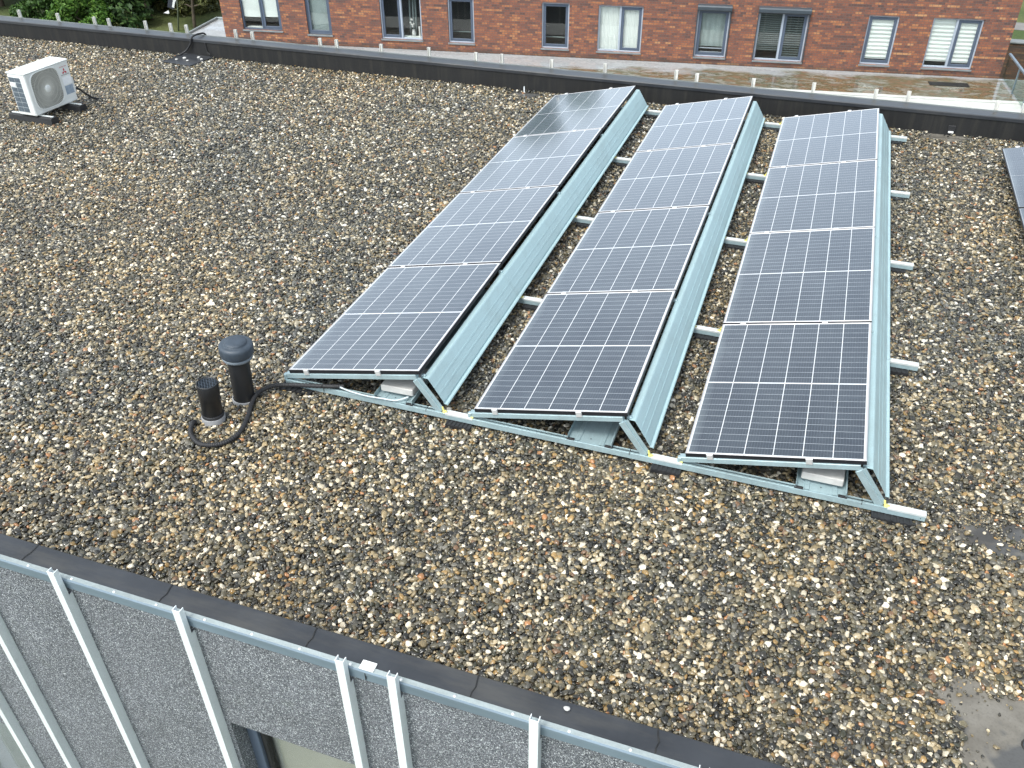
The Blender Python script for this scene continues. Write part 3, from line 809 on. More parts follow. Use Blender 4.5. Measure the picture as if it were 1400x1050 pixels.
# ------------------------------------------------------------------ solar panels
TILT = R(12.101); PW, PL_ = 1.144, 1.742; PITCH_Y = 1.762; ROWX = 1.5376; H0 = .13
ct, st = math.cos(TILT), math.sin(TILT)
FH = .034
def make_panel():
    root = empty('solar_panel')
    f = MB(); t = .010
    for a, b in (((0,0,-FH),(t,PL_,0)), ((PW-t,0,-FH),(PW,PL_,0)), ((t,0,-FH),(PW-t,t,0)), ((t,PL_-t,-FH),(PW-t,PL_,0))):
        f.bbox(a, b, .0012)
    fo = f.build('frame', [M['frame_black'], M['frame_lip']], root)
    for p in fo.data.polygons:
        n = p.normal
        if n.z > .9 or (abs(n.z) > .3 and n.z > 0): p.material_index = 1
    W, LL = PW-2*t, PL_-2*t
    g = MB(); g.box((t, t, -.008), (PW-t, PL_-t, -.0015))
    go_ = g.build('glass', M['solar'], root)
    uvl = go_.data.uv_layers.new(name='UVMap')
    for lp in go_.data.loops:
        co = go_.data.vertices[lp.vertex_index].co
        uvl.data[lp.index].uv = (co.x-t, co.y-t)
    return root
def clamp_at(root, u, y, front):
    m = MB()
    if front:
        m.bbox((u-.021, -.016, -FH-.006), (u+.021, -.0015, .004), .002)
        m.bbox((u-.021, -.0015, .0006), (u+.021, .011, .004), .001)
    else:
        m.bbox((u-.021, y-.020, .0006), (u+.021, y+.020, .0045), .0015)
        m.lathe([(0, .009), (.006, .009), (.007, .0045)], 8, (u, y, 0))
    return m.build('clamp', M['clamp'], root)
CU = (.165, .80)
pan0 = make_panel()
rows = ['left', 'middle', 'right']; ords = ['nearest', 'second', 'third', 'farthest']
side = {'left': 'the row by the black vent pipes', 'middle': 'the middle row', 'right': 'the row with the long rail ends'}
reflect = {}
for r in range(3):
    for k in range(4):
        o = pan0 if (r, k) == (0, 0) else copy_tree(pan0_base)
        if (r, k) == (0, 0):
            pan0_base = o
        o.location = (r*ROWX, k*PITCH_Y, H0); o.rotation_euler = (-.010 if (r, k) == (0, 3) else random.uniform(-.0015, .0015), -TILT, 0)
        nm = ['nearest', 'second nearest', 'third nearest', 'farthest'][k]
        tag(o, f'{nm} solar panel of {side[rows[r]]}' + (', reflecting dark trees' if (r, k) == (0, 3) else ''), 'solar panel', 'tilted solar panels in rows')
for o in [x for x in COL.objects if x.name.startswith('solar_panel')]:
    k = round(o.location.y/PITCH_Y)
    for u in CU:
        if k == 0: clamp_at(o, u, 0, True)
        clamp_at(o, u, PL_+.010, False)
# the next array, cut by the right edge of the picture
for k in range(3):
    o = copy_tree(pan0_base)
    for ch in list(o.children):
        if ch.name.startswith('clamp'): bpy.data.objects.remove(ch)
    o.location = (5.625, 5.0-k*PITCH_Y, H0); o.rotation_euler = (0, -TILT, 0)
    for u in CU: clamp_at(o, u, PL_+.010, False)
    for ch in list(o.children):
        if ch.name.startswith('glass'): ch.data = ch.data.copy(); ch.data.materials[0] = M['solar_dark']
        if ch.name.startswith('frame'): ch.data = ch.data.copy(); ch.data.materials[1] = M['frame_black']
    nm = ['farthest', 'middle', 'nearest'][k]
    tag(o, f'{nm} solar panel of the separate array cut off by the right picture edge', 'solar panel', 'tilted solar panels in rows')

# ------------------------------------------------------------------ mounting rails, pads, supports, deflectors, trays
RZ0, RZ1 = -.004, .044
RY = [0.0, 1.765, 3.515, 5.235, 7.02]
nth = ['front', 'second', 'third', 'fourth', 'rear']
def yellow_clip(x, y, parent, flip=1):
    m = MB(); z = RZ1
    m.bbox((x-.012, y-.020, z-.012), (x+.010, y+.006, z+.012), .002)
    m.bar((x-.006, y-.006, z+.004), (x-.016*flip, y-.004, z+.044), .012, .006, (0,1,0))
    m.bar((x+.002, y-.010, z+.004), (x+.020*flip, y-.012, z+.016), .010, .006, (0,1,0))
    return m.build('yellow_clip', M['yellow'], parent)
for i, y in enumerate(RY):
    rl = empty('mounting_rail', (0, y, 0))
    tag(rl, {0: 'front zinc mounting rail running under the near ends of all three rows', 1: 'second zinc mounting rail counted from the front, crossing under the rows',
             2: 'third zinc mounting rail, halfway along the rows', 3: 'fourth zinc mounting rail counted from the front, just before the rearmost',
             4: 'rearmost zinc mounting rail beside the rear parapet'}[i], 'rail', 'mounting rails under the panel rows')
    m = MB()
    xa, xb = -.03, 4.625 - .007*i
    # C channel: two webs, top flanges with a slot between
    m.bbox((xa, -.022, RZ0), (xb, -.018, RZ1), .001); m.bbox((xa, .018, RZ0), (xb, .022, RZ1), .001)
    m.box((xa, -.0175, RZ0), (xb, .0175, RZ0+.003))
    m.box((xa, -.0175, RZ1-.003), (xb, -.0075, RZ1+.0003)); m.box((xa, .0075, RZ1-.003), (xb, .0175, RZ1+.0003))
    m.build('rail_channel', M['steel'], rl)
    # bright cover strips where the rail shows between the rows
    for xa2, xb2 in ((1.315, 1.53), (2.853, 3.066), (4.391, xb)):
        m = MB(); m.bbox((xa2, -.0235, RZ1+.001), (xb2, .0235, RZ1+.0045), .001)
        m.box((xa2, -.0236, RZ1-.012), (xb2, -.0222, RZ1+.002))
        m.build('rail_cover', M['rail_top'], rl)
    if i == 0:
        for x in (1.16, 2.70, 4.235):
            m = MB(); m.box((x-.002, -.0232, RZ1-.018), (x+.002, .02, RZ1+.0008)); m.build('rail_joint', M['black_rubber'], rl)
        m = MB(); m.lathe([(0, .0), (.004, 0), (.004, .004)], 8, (0,0,0)); 
        m = MB(); m.lathe([(0, -.0005), (.004, -.0005), (.004, .002)], 8, (xb-.03, -.0225, .016), axis='x'); m.build('bolt', M['black_rubber'], rl)
    for x in (1.305, 2.843, 4.381):
        yellow_clip(x, 0, rl)
    for x in (1.535, 3.07):
        yellow_clip(x-.012, 0, rl, -1)

def pad(x0, x1, y, lab):
    m = MB(); z0, z1 = -.040, -.005
    ya, yb = y-.075, y+.075
    m.box((x0, ya, z0), (x1, yb, z1-.006))
    n = 6
    for k in range(n+1):
        x = x0+(x1-x0)*k/n
        m.box((x-.006, ya-.0012, z0+.001), (x+.006, yb+.0012, z1))
    o = m.build('rubber_pad', M['black_rubber'])
    return tag(o, lab, 'pad', 'ribbed rubber pads under the rails')
for i, y in enumerate(RY):
    rn = ['front', 'second', 'third', 'fourth', 'rearmost'][i]
    if i == 0: pad(-.06, .20, y, 'ribbed black rubber pad beside the black hose, under the left end of the front rail')
    pad(1.34, 1.52, y, f'ribbed black pad under the {rn} rail in the gap between left and middle rows')
    pad(2.87, 3.06, y, f'ribbed black pad under the {rn} rail in the gap between middle and right rows')
    pad(4.31, 4.545, y, f'ribbed black pad under the free right end of the {rn} rail')

# triangular end supports at the front rail
def make_support(x0, lab):
    s = empty('panel_support', (x0, 0, 0)); tag(s, lab, 'support', 'triangular supports at the front rail')
    dz = FH/ct
    zt = lambda x: H0 - dz + x*math.tan(TILT)
    m = MB(); h = .040
    a = (-.03, .014, zt(-.03)-h/2/ct); b = (1.095, .014, zt(1.095)-h/2/ct)
    m.bar(a, b, .046, h, (0,0,1), bev=.002)
    m.build('top_beam', M['steel'], s)
    m = MB(); m.bar((1.088, 0, .288), (1.268, 0, .040), .044, .034, (0,1,0), bev=.002)
    # folded outer flange of the leg
    m.bar((1.108, 0, .300), (1.286, 0, .052), .044, .0025, (0,1,0))
    m.build('rear_leg', M['steel'], s)
    m = MB(); m.bbox((-.045, -.016, .035), (-.02, .016, zt(-.03)), .003); m.build('toe_bracket', M['steel'], s)
    return s
for r in range(3):
    make_support(r*ROWX, ['triangular steel support with hose and slab at the left row front', 'triangular steel support with an empty ballast tray at the middle row front',
                          'triangular steel support at the right row front, beside the free rail end'][r])

# wind deflectors: folded sheets closing the high side
prof = [(1.130, .262), (1.131, .289), (1.135, .2925), (1.170, .2915), (1.177, .2845), (1.2165, .2220), (1.2178, .2232), (1.2232, .2146), (1.2225, .2125), (1.250, .1688), (1.2513, .1700), (1.2567, .1614), (1.256, .1592), (1.287, .110), (1.291, .094), (1.312, .092), (1.317, .085)]
def make_deflector(x0, y0, y1, lab):
    m = MB(); m.prism([(p+x0, q) for p, q in thin_sheet(prof, .0022)], y0, y1)
    o = m.build('wind_deflector', M['steel_face']); tag(o, lab, 'deflector', 'wind deflector sheets behind the panel rows')
    # bracket foot that bolts it to the post at its near end
    m = MB(); m.bbox((x0+1.112, y0+.012, .280), (x0+1.146, y0+.040, .306), .002)
    m.lathe([(0, .005), (.006, .005), (.006, 0)], 8, (x0+1.133, y0+.026, .305)); m.build('bracket', M['steel'], o)
    return o
dn = ['nearest', 'second', 'third', 'farthest']
for r in range(3):
    for k in range(4):
        y0 = .025 + k*PITCH_Y - (.10 if k else 0); y1 = .025+(k+1)*PITCH_Y-.10-.003
        if k == 3: y1 = 7.06
        make_deflector(r*ROWX + (.0006 if k % 2 else 0), y0, y1, f'{dn[k]} pale blue steel deflector sheet on the high side of the {rows[r]} row')

# ballast trays and slabs, front bay
def tray(x0, x1, lab):
    z = RZ1+.002
    m = MB(); t = .0025
    w = x1-x0
    pr = [(x0, z+.040), (x0, z), (x0+.055*1, z), (x0+.06, z+.006), (x0+.085, z+.006), (x0+.09, z), (x1-.09, z), (x1-.085, z+.006), (x1-.06, z+.006), (x1-.055, z), (x1, z), (x1, z+.040), (x1-.012, z+.042)]
    m.prism(thin_sheet(pr, t), -.016, 1.74)
    m.bbox((x0-.006, -.021, z-.002), (x0+.05, .0, z+.010), .002, 1); m.bbox((x1-.05, -.021, z-.002), (x1+.006, .0, z+.010), .002, 1)
    for q in (x0+.07, (x0+x1)/2, x1-.07):
        m.lathe([(0, .001), (.004, .001), (.004, -.001)], 8, (q, .03, z+.0075), 1)
    o = m.build('ballast_tray', [M['steel'], M['black_rubber']]); return tag(o, lab, 'tray', 'ballast trays in the front bay')
tray(.735, 1.045, 'steel ballast tray with pale slab, under the left row front')
tray(2.25, 2.57, 'empty steel ballast tray under the middle row front')
tray(3.815, 4.135, 'steel ballast tray with pale slab, under the right row front')
def slab(x0, x1, y, lab, tilt):
    m = MB(); m.bbox((0, 0, 0), (x1-x0, .30, .058), .006)
    o = m.build('ballast_slab', M['concrete']); o.location = (x0, y, RZ1+.032); o.rotation_euler = (0, R(tilt), R(-2)); 
    return tag(o, lab, 'slab', 'concrete ballast slabs')
slab(.765, 1.035, .045, 'pale concrete slab on the ballast tray beside the grey cable', -3.0)
slab(3.84, 4.105, .05, 'pale concrete slab on the ballast tray of the right row', -1.5)

# support bits of the right-hand array: beams under the visible panels
for k, y in enumerate((6.74, 5.0, 3.24)):
    m = MB(); zt = lambda x: H0-FH/ct+x*math.tan(TILT)
    m.bar((5.66, y, zt(.035)-.02), (6.72, y, zt(1.1)-.02), .046, .040, bev=.002)
    m.bar((5.68, y, .02), (6.95, y, .02), .044, .048, bev=.002)
    m.bar((6.71, y, .29), (6.89, y, .04), .044, .034, (0,1,0))
    o = m.build('panel_support', M['steel'])
    tag(o, ['farthest', 'middle', 'nearest'][k] + ' steel support of the separate array at the right picture edge', 'support', 'supports of the separate right array')

# ------------------------------------------------------------------ vents, hose, cable
def smooth_path(pts, n=10):
    P = [Vector(p) for p in pts]; out = []
    for i in range(len(P)-1):
        p0 = P[max(i-1,0)]; p1 = P[i]; p2 = P[i+1]; p3 = P[min(i+2,len(P)-1)]
        for k in range(n):
            t = k/n
            out.append(.5*((2*p1)+(p2-p0)*t+(2*p0-5*p1+4*p2-p3)*t*t+(3*p1-p0-3*p2+p3)*t**3))
    out.append(P[-1]); return out
# tall vent with cap
v = empty('vent_pipe', (-.262, -.255, -.045), (0, R(3.2), 0)); v.scale = (.89, .89, 1)
tag(v, 'taller black roof vent pipe with a rounded grey blue cap', 'vent pipe')
MB().lathe([(.104,-.02),(.104,.028),(.098,.034),(.094,.034)], 32).build('pipe_collar', M['pipe_grey'], v)
MB().lathe([(.089,0),(.089,.42),(.086,.43)], 36).build('pipe', M['black_plastic'], v)
MB().lathe([(.088,.395),(.118,.400),(.127,.410),(.128,.424),(.120,.430),(.10,.432)], 36).build('cap_ring', M['ring'], v)
for k in range(4):
    t = k*math.pi/2+.5
    MB().bar((.10*math.cos(t), .10*math.sin(t), .42), (.10*math.cos(t), .10*math.sin(t), .48), .02, .012).build('cap_strut', M['cap_plastic'], v)
MB().lathe([(.115,.436),(.134,.440),(.139,.450),(.141,.500),(.139,.516),(.130,.526),(.112,.531),(.094,.532),(.092,.534),(.090,.543),(.084,.548),(.05,.550),(0,.551)], 44).build('cap', M['cap_plastic'], v)
# short vent with grid
v = empty('vent_pipe', (-.331, -.556, -.045), (0, R(3.4), 0)); v.scale = (.86, .86, .98)
tag(v, 'shorter black roof vent pipe with an open grid top, curled round by the hose', 'vent pipe')
MB().lathe([(.100,-.02),(.100,.06),(.094,.066),(.088,.066)], 32).build('pipe_collar', M['pipe_grey'], v)
MB().lathe([(.094,.064),(.096,.085),(.088,.092)], 32).build('pipe_sleeve', M['black_rubber'], v)
MB().lathe([(.086,.05),(.086,.215),(.0885,.217),(.0885,.36),(.086,.366),(.080,.366),(.080,.20),(0,.20)], 36).build('pipe', M['black_plastic'], v)
m = MB()
for k in range(-3, 4):
    o_ = k*.0215; h = math.sqrt(max(0, .082**2-o_**2))
    for a, b in (((o_,-h,.359),(o_,h,.359)), ((-h,o_,.357),(h,o_,.357))):
        c, s_ = math.cos(.7), math.sin(.7)
        f_ = lambda p: (p[0]*c-p[1]*s_, p[0]*s_+p[1]*c, p[2])
        m.bar(f_(a), f_(b), .0045, .006)
m.build('vent_grid', M['cap_plastic'], v)

# corrugated hose
pts = [(-.435,-.640,-.02),(-.428,-.672,.0),(-.395,-.745,-.006),(-.344,-.800,-.008),(-.244,-.852,-.008),(-.145,-.838,-.006),(-.069,-.772,-.006),(-.041,-.650,-.006),(-.088,-.47,-.004),(-.150,-.315,0.),(-.165,-.205,.01),(-.105,-.105,.02),(.013,-.060,.028),(.19,-.038,.048),(.38,-.020,.072),(.47,.01,.075)]
path = smooth_path(pts, 26)
rs = [.0170 + (.0016 if (i//2) % 2 else -.0010) for i in range(len(path))]
o = MB().tube(path, rs, 14).build('cable_hose', M['black_rubber'])
tag(o, 'black corrugated cable hose curling over the pebbles from vent to panels', 'hose')
o = MB().tube(smooth_path([(.44,-.012,.078),(.52,-.022,.066),(.66,-.030,.060),(.80,-.030,.066),(.92,-.022,.070),(1.0,.03,.085)], 10), .0065, 8).build('grey_cable', M['cable_grey'])
tag(o, 'thin pale grey cable leaving the black hose under the left row', 'cable')
# cable tie on the rail
o = MB().tube([(.306,-.024,.008),(.306,-.026,.050),(.306,-.05,.075),(.306,-.0,.092)], .0025, 6).build('cable_tie', M['black_rubber'])
tag(o, 'thin black cable tie holding the hose to the front rail', 'cable tie')

# ------------------------------------------------------------------ air conditioner
ac = empty('air_conditioner', (-6.34, 4.171, .065), (0, 0, R(-2.2)))
tag(ac, 'white outdoor air conditioning unit with a round fan grille', 'air conditioner')
AL, AD, AH = .757, .30, .552      # along y, depth toward -x, height
m = MB(); m.bbox((-AD, 0, 0), (0, AL, AH-.012), .012)
# side coil openings are set into the left end
m.build('casing', M['ac_white'], ac)
m = MB(); m.bbox((-AD-.008, -.008, AH-.014), (.008, AL+.008, AH+.006), .008); m.build('top_cover', M['ac_white'], ac)
m = MB()
for r_ in range(7):
    for c_ in range(2):
        xa = -AD+.022+c_*.098; za = .045+r_*.065
        if r_ == 5 and c_ == 0: continue
        m.box((xa, -.0035, za), (xa+.091, -.0005, za+.0595))
m.build('coil_opening', M['ac_fin'], ac)
m = MB(); m.bbox((-AD+.022, -.006, .375), (-AD+.105, -.0005, .42), .002); m.build('handle', M['ac_white'], ac)
# fan: dark recess disc, rounded square surround, radial wires, hub
cy, cz, rr_ = .305, .285, .235
def rsq(r, n=48, e=4.0, sx=1., sz=1.):
    out = []
    for k in range(n):
        t = 2*math.pi*k/n; c, s_ = math.cos(t), math.sin(t)
        q = (abs(c)**e+abs(s_)**e)**(-1/e)
        out.append((cy+r*q*c*sx, cz+r*q*s_*sz))
    return out
m = MB()
outer, inner = rsq(.252, 48, 4.2), rsq(.236, 48, 4.2)
vs = [(.001, y, z) for y, z in outer] + [(.011, y, z) for y, z in rsq(.246, 48, 4.2)] + [(.011, y, z) for y, z in rsq(.240, 48, 4.2)] + [(.001, y, z) for y, z in inner]
fs = [(a*48+k, a*48+(k+1) % 48, (a+1)*48+(k+1) % 48, (a+1)*48+k) for a in range(3) for k in range(48)]
m.add(vs, fs, 0, True); m.build('fan_surround', M['ac_white'], ac)
m = MB(); m.add([(.0015, y, z) for y, z in inner], [tuple(range(48))]); m.build('fan_recess', M['ac_dark'], ac)
m = MB()
for k in range(3):   # fan blades at rest behind the wires
    t0 = k*2.094+.4
    pts_ = []
    for a_, r1 in ((0, .05), (.25, .20), (.9, .215), (1.35, .15), (1.1, .05)):
        pts_.append((.003+.002*a_, cy+r1*math.cos(t0+a_), cz+r1*math.sin(t0+a_)))
    m.add(pts_, [(0,1,2,3,4)])
m.build('fan_blade', M['ac_dark'], ac)
m = MB()
for k in range(72):
    t = 2*math.pi*k/72; c, s_ = math.cos(t), math.sin(t)
    q = (abs(c)**4.2+abs(s_)**4.2)**(-1/4.2)*.238
    m.bar((.009, cy+.04*c, cz+.04*s_), (.009, cy+q*c, cz+q*s_), .0042, .003, (1,0,0))
for rg in (.10, .16, .215):
    m.tube([(.0105, cy+rg*math.cos(2*math.pi*k/48), cz+rg*math.sin(2*math.pi*k/48)) for k in range(49)], .0018, 5, caps=False)
m.build('fan_grille', M['ac_grille'], ac)
m = MB(); m.lathe([(.048,.006),(.048,.013),(.043,.017),(.0,.018)], 28, (0, cy, cz), axis='x'); m.build('fan_hub', M['ac_white'], ac)
# emblem of three diamonds, lettering and stickers on the right of the front
ey, ez = .655, .415; dl = .0235
m = MB()
for a_ in (90, 210, 330):
    t = R(a_); d = Vector((0, math.cos(t), math.sin(t))); s_ = Vector((0, -math.sin(t), math.cos(t)))
    c0 = Vector((.0012, ey, ez))
    q = [c0, c0+d*dl+s_*dl*.577, c0+d*dl*2, c0+d*dl-s_*dl*.577]
    m.add([p for p in q]+[p+Vector((.001,0,0)) for p in q], [(4,5,6,7),(0,1,5,4),(1,2,6,5),(2,3,7,6),(3,0,4,7)])
m.build('emblem', M['red_ink'], ac)
def lettering(txt, y, z, width, height, mat):
    cu = bpy.data.curves.new('lettering', 'FONT'); cu.body = txt; cu.size = 1; cu.extrude = .0
    to = bpy.data.objects.new('tmp_text', cu); COL.objects.link(to)
    dg = bpy.context.evaluated_depsgraph_get(); me_ = bpy.data.meshes.new_from_object(to.evaluated_get(dg))
    bpy.data.objects.remove(to)
    co = np.array([v_.co[:] for v_ in me_.vertices]); mn, mx = co.min(0), co.max(0)
    me_.name = 'lettering'
    for v_ in me_.vertices:
        fx = (v_.co.x-mn[0])/(mx[0]-mn[0]); fy = (v_.co.y-mn[1])/(mx[1]-mn[1])
        v_.co = (.0016, y+fx*width, z+fy*height)
    me_.materials.clear(); me_.materials.append(mat)
    return link(bpy.data.objects.new('lettering', me_), ac)
lettering('INVERTER', .590, .472, .125, .013, M['red_ink'])
lettering('MITSUBISHI', .588, .366, .138, .015, M['dark_ink'])
m = MB(); m.box((.0005, .590, .245), (.002, .735, .345)); m.build('white_sticker', M['label_white'], ac)
m = MB()
m.box((.0005, .592, .115), (.002, .732, .230))
m.build('rating_sticker', M['label_blue'], ac)
m = MB(); m.bbox((-.16, AL, .09), (-.02, AL+.035, .30), .01); m.build('valve_cover', M['ac_white'], ac)
for i_, yy in enumerate((4.255, 4.79)):
    ft = empty('support_foot', (-6.49, yy, -.045))
    tag(ft, ['black rubber foot block under the left side of the air conditioner', 'black rubber foot block under the labelled side of the air conditioner'][i_], 'foot block', 'rubber feet under the air conditioner')
    m = MB(); prf = [(-.075, 0), (.075, 0), (.060, .085), (.045, .094), (-.045, .094), (-.060, .085)]
    m.prism(prf, -.36, .36, 'x'); m.build('rubber_block', M['black_rubber'], ft)
    m = MB(); m.bbox((-.345, -.014, .094), (.345, .014, .106), .002); m.build('foot_rail', M['rail_top'], ft)
o = MB().tube(smooth_path([(-6.40, 4.95, .20), (-6.36, 5.03, .18), (-6.32, 5.09, .10), (-6.29, 5.17, .02), (-6.28, 5.27, -.03), (-6.30, 5.34, -.06)], 8), .014, 10).build('pipe_bundle', M['black_rubber'])
tag(o, 'black insulated pipe bundle running from the air conditioner over the gravel', 'pipe')

# ------------------------------------------------------------------ mat, cable, outlet at the rear parapet
m = MB(); m.bbox((-.29, -.27, 0), (.29, .26, .012), .003)
o = m.build('rubber_mat', M['cap']); o.location = (-6.24, 7.58-.27, -.022); o.rotation_euler = (0, 0, R(-7)); tag(o, 'square dark rubber mat lying on the gravel against the rear parapet', 'mat')
for k, (x, y, r) in enumerate([(-6.30,7.30,.026),(-6.38,7.20,.02),(-6.1,7.40,.024),(-6.17,7.20,.018),(-6.0,7.33,.022)]):
    o = pebble('pebble', (x, y, .0), r, M['concrete'], 20+k); tag(o, 'pale pebble lying on the square dark rubber mat', 'pebble', 'pebbles on the rubber mat')
o = MB().tube(smooth_path([(-6.52,7.38,-.012),(-6.49,7.45,.0),(-6.41,7.53,.055),(-6.32,7.548,.16),(-6.29,7.560,.245),(-6.27,7.64,.275),(-6.25,7.76,.272),(-6.245,7.86,.240),(-6.245,7.89,.1),(-6.245,7.89,-.6)], 8), .015, 10).build('black_cable', M['black_rubber'])
tag(o, 'thick black cable climbing over the rear parapet beside the rubber mat', 'cable')
o = MB().tube(smooth_path([(-6.05,7.566,.19),(-6.04,7.56,.10),(-6.02,7.555,.04),(-5.97,7.54,.02)], 6), .008, 8).build('cable_end', M['black_rubber'])
tag(o, 'short black cable end hanging on the rear parapet above the rubber mat', 'cable')
ov = empty('overflow_outlet', (5.14, 7.58, -.03)); tag(ov, 'small overflow outlet with white plate at the foot of the rear parapet', 'outlet')
m = MB(); m.bbox((-.045, -.012, .03), (.045, .0, .10), .004); m.build('outlet_hood', M['black_rubber'], ov)
m = MB(); m.bbox((-.032, -.030, .008), (.032, -.004, .028), .003); m.build('outlet_plate', M['ceramic'], ov)
o = MB().box((-.008,-.006,0),(.008,.006,.085)).build('marker_peg', M['fin']); o.location = (-.60, 7.50, -.05)
tag(o, 'little white peg standing in the gravel at the rear parapet', 'peg')

# ------------------------------------------------------------------ brick building behind
WZ = -3.33
bb = empty('brick_building', (7.94, 22.425, WZ), (0, 0, R(8)))
tag(bb, 'red brown brick building with a row of blue grey framed windows', 'building')
def z_(w): return w - WZ
wins = [  # s0, s1, z0, z1, kind
    (-21.86,-20.58,-2.97,-1.72,'double_blind'), (-19.75,-18.98,-3.02,-1.75,'single_net'), (-17.41,-16.15,-3.05,-1.80,'double_dark'),
    (-15.34,-14.56,-3.07,-1.82,'single_dark'), (-12.56,-11.77,-3.10,-1.85,'single_black'), (-10.94,-9.69,-3.11,-1.86,'double_white'),
    (-8.18,-7.31,-3.13,-1.86,'single_box'), (-6.54,-5.22,-3.15,-1.86,'double_box'), (-3.68,-2.90,-3.12,-1.85,'single_pleat'), (-2.05,-.79,-3.13,-1.85,'double_pleat')]
WH = 3.1
holes = [(a, b, z_(c), z_(d)) for a, b, c, d, k in wins]
m = MB()
S0, S1, DEP = -22.5, -.02, 8.5
holed_wall(m, S0, S1, -3.2, WH, 0, holes, .09, 1)
m.add([(S0,0,-3.2),(S0,DEP,-3.2),(S0,DEP,WH),(S0,0,WH)], [(0,1,2,3)])
m.add([(S1,0,-3.2),(S1,DEP,-3.2),(S1,DEP,WH),(S1,0,WH)], [(0,1,2,3)])
m.add([(S0,DEP,-3.2),(S1,DEP,-3.2),(S1,DEP,WH),(S0,DEP,WH)], [(0,1,2,3)])
m.build('wall', M['brick'], bb, False)
m = MB(); m.box((S0-.06, -.06, WH+.001), (S1+.06, DEP+.06, WH+.12)); m.build('roof', M['alu_trim'], bb)
m = MB(); m.box((S0+.01, .9, -.3), (S1-.01, .95, WH-.01)); m.box((S0+.01, .12, -.36), (S1-.01, .9, -.32)); m.build('room_dark_backing', M['room'], bb)  # dark sheet behind the windows, room darkness put into its colour
wl = {'double_blind': 'double window with white roller blinds pulled most of the way down', 'single_net': 'narrow window with a grey net curtain and dark frame',
      'double_dark': 'double window with a white vase behind the glass', 'single_dark': 'narrow dark window with a pale outer frame', 'single_black': 'narrow black window with a light sill',
      'double_white': 'double window filled with white curtains', 'single_box': 'narrow window under a dark rolled shutter box', 'double_box': 'double window with dark slatted blinds under a shutter box',
      'single_pleat': 'narrow window with white striped pleated blind', 'double_pleat': 'double window with white striped pleated blinds'}
def ring(m, a, b, c, d, w, y0, y1, bev=.004):
    m.bbox((a,y0,c),(a+w,y1,d),bev); m.bbox((b-w,y0,c),(b,y1,d),bev)
    m.bbox((a+w,y0,d-w),(b-w,y1,d),bev); m.bbox((a+w,y0,c),(b-w,y1,c+w),bev)
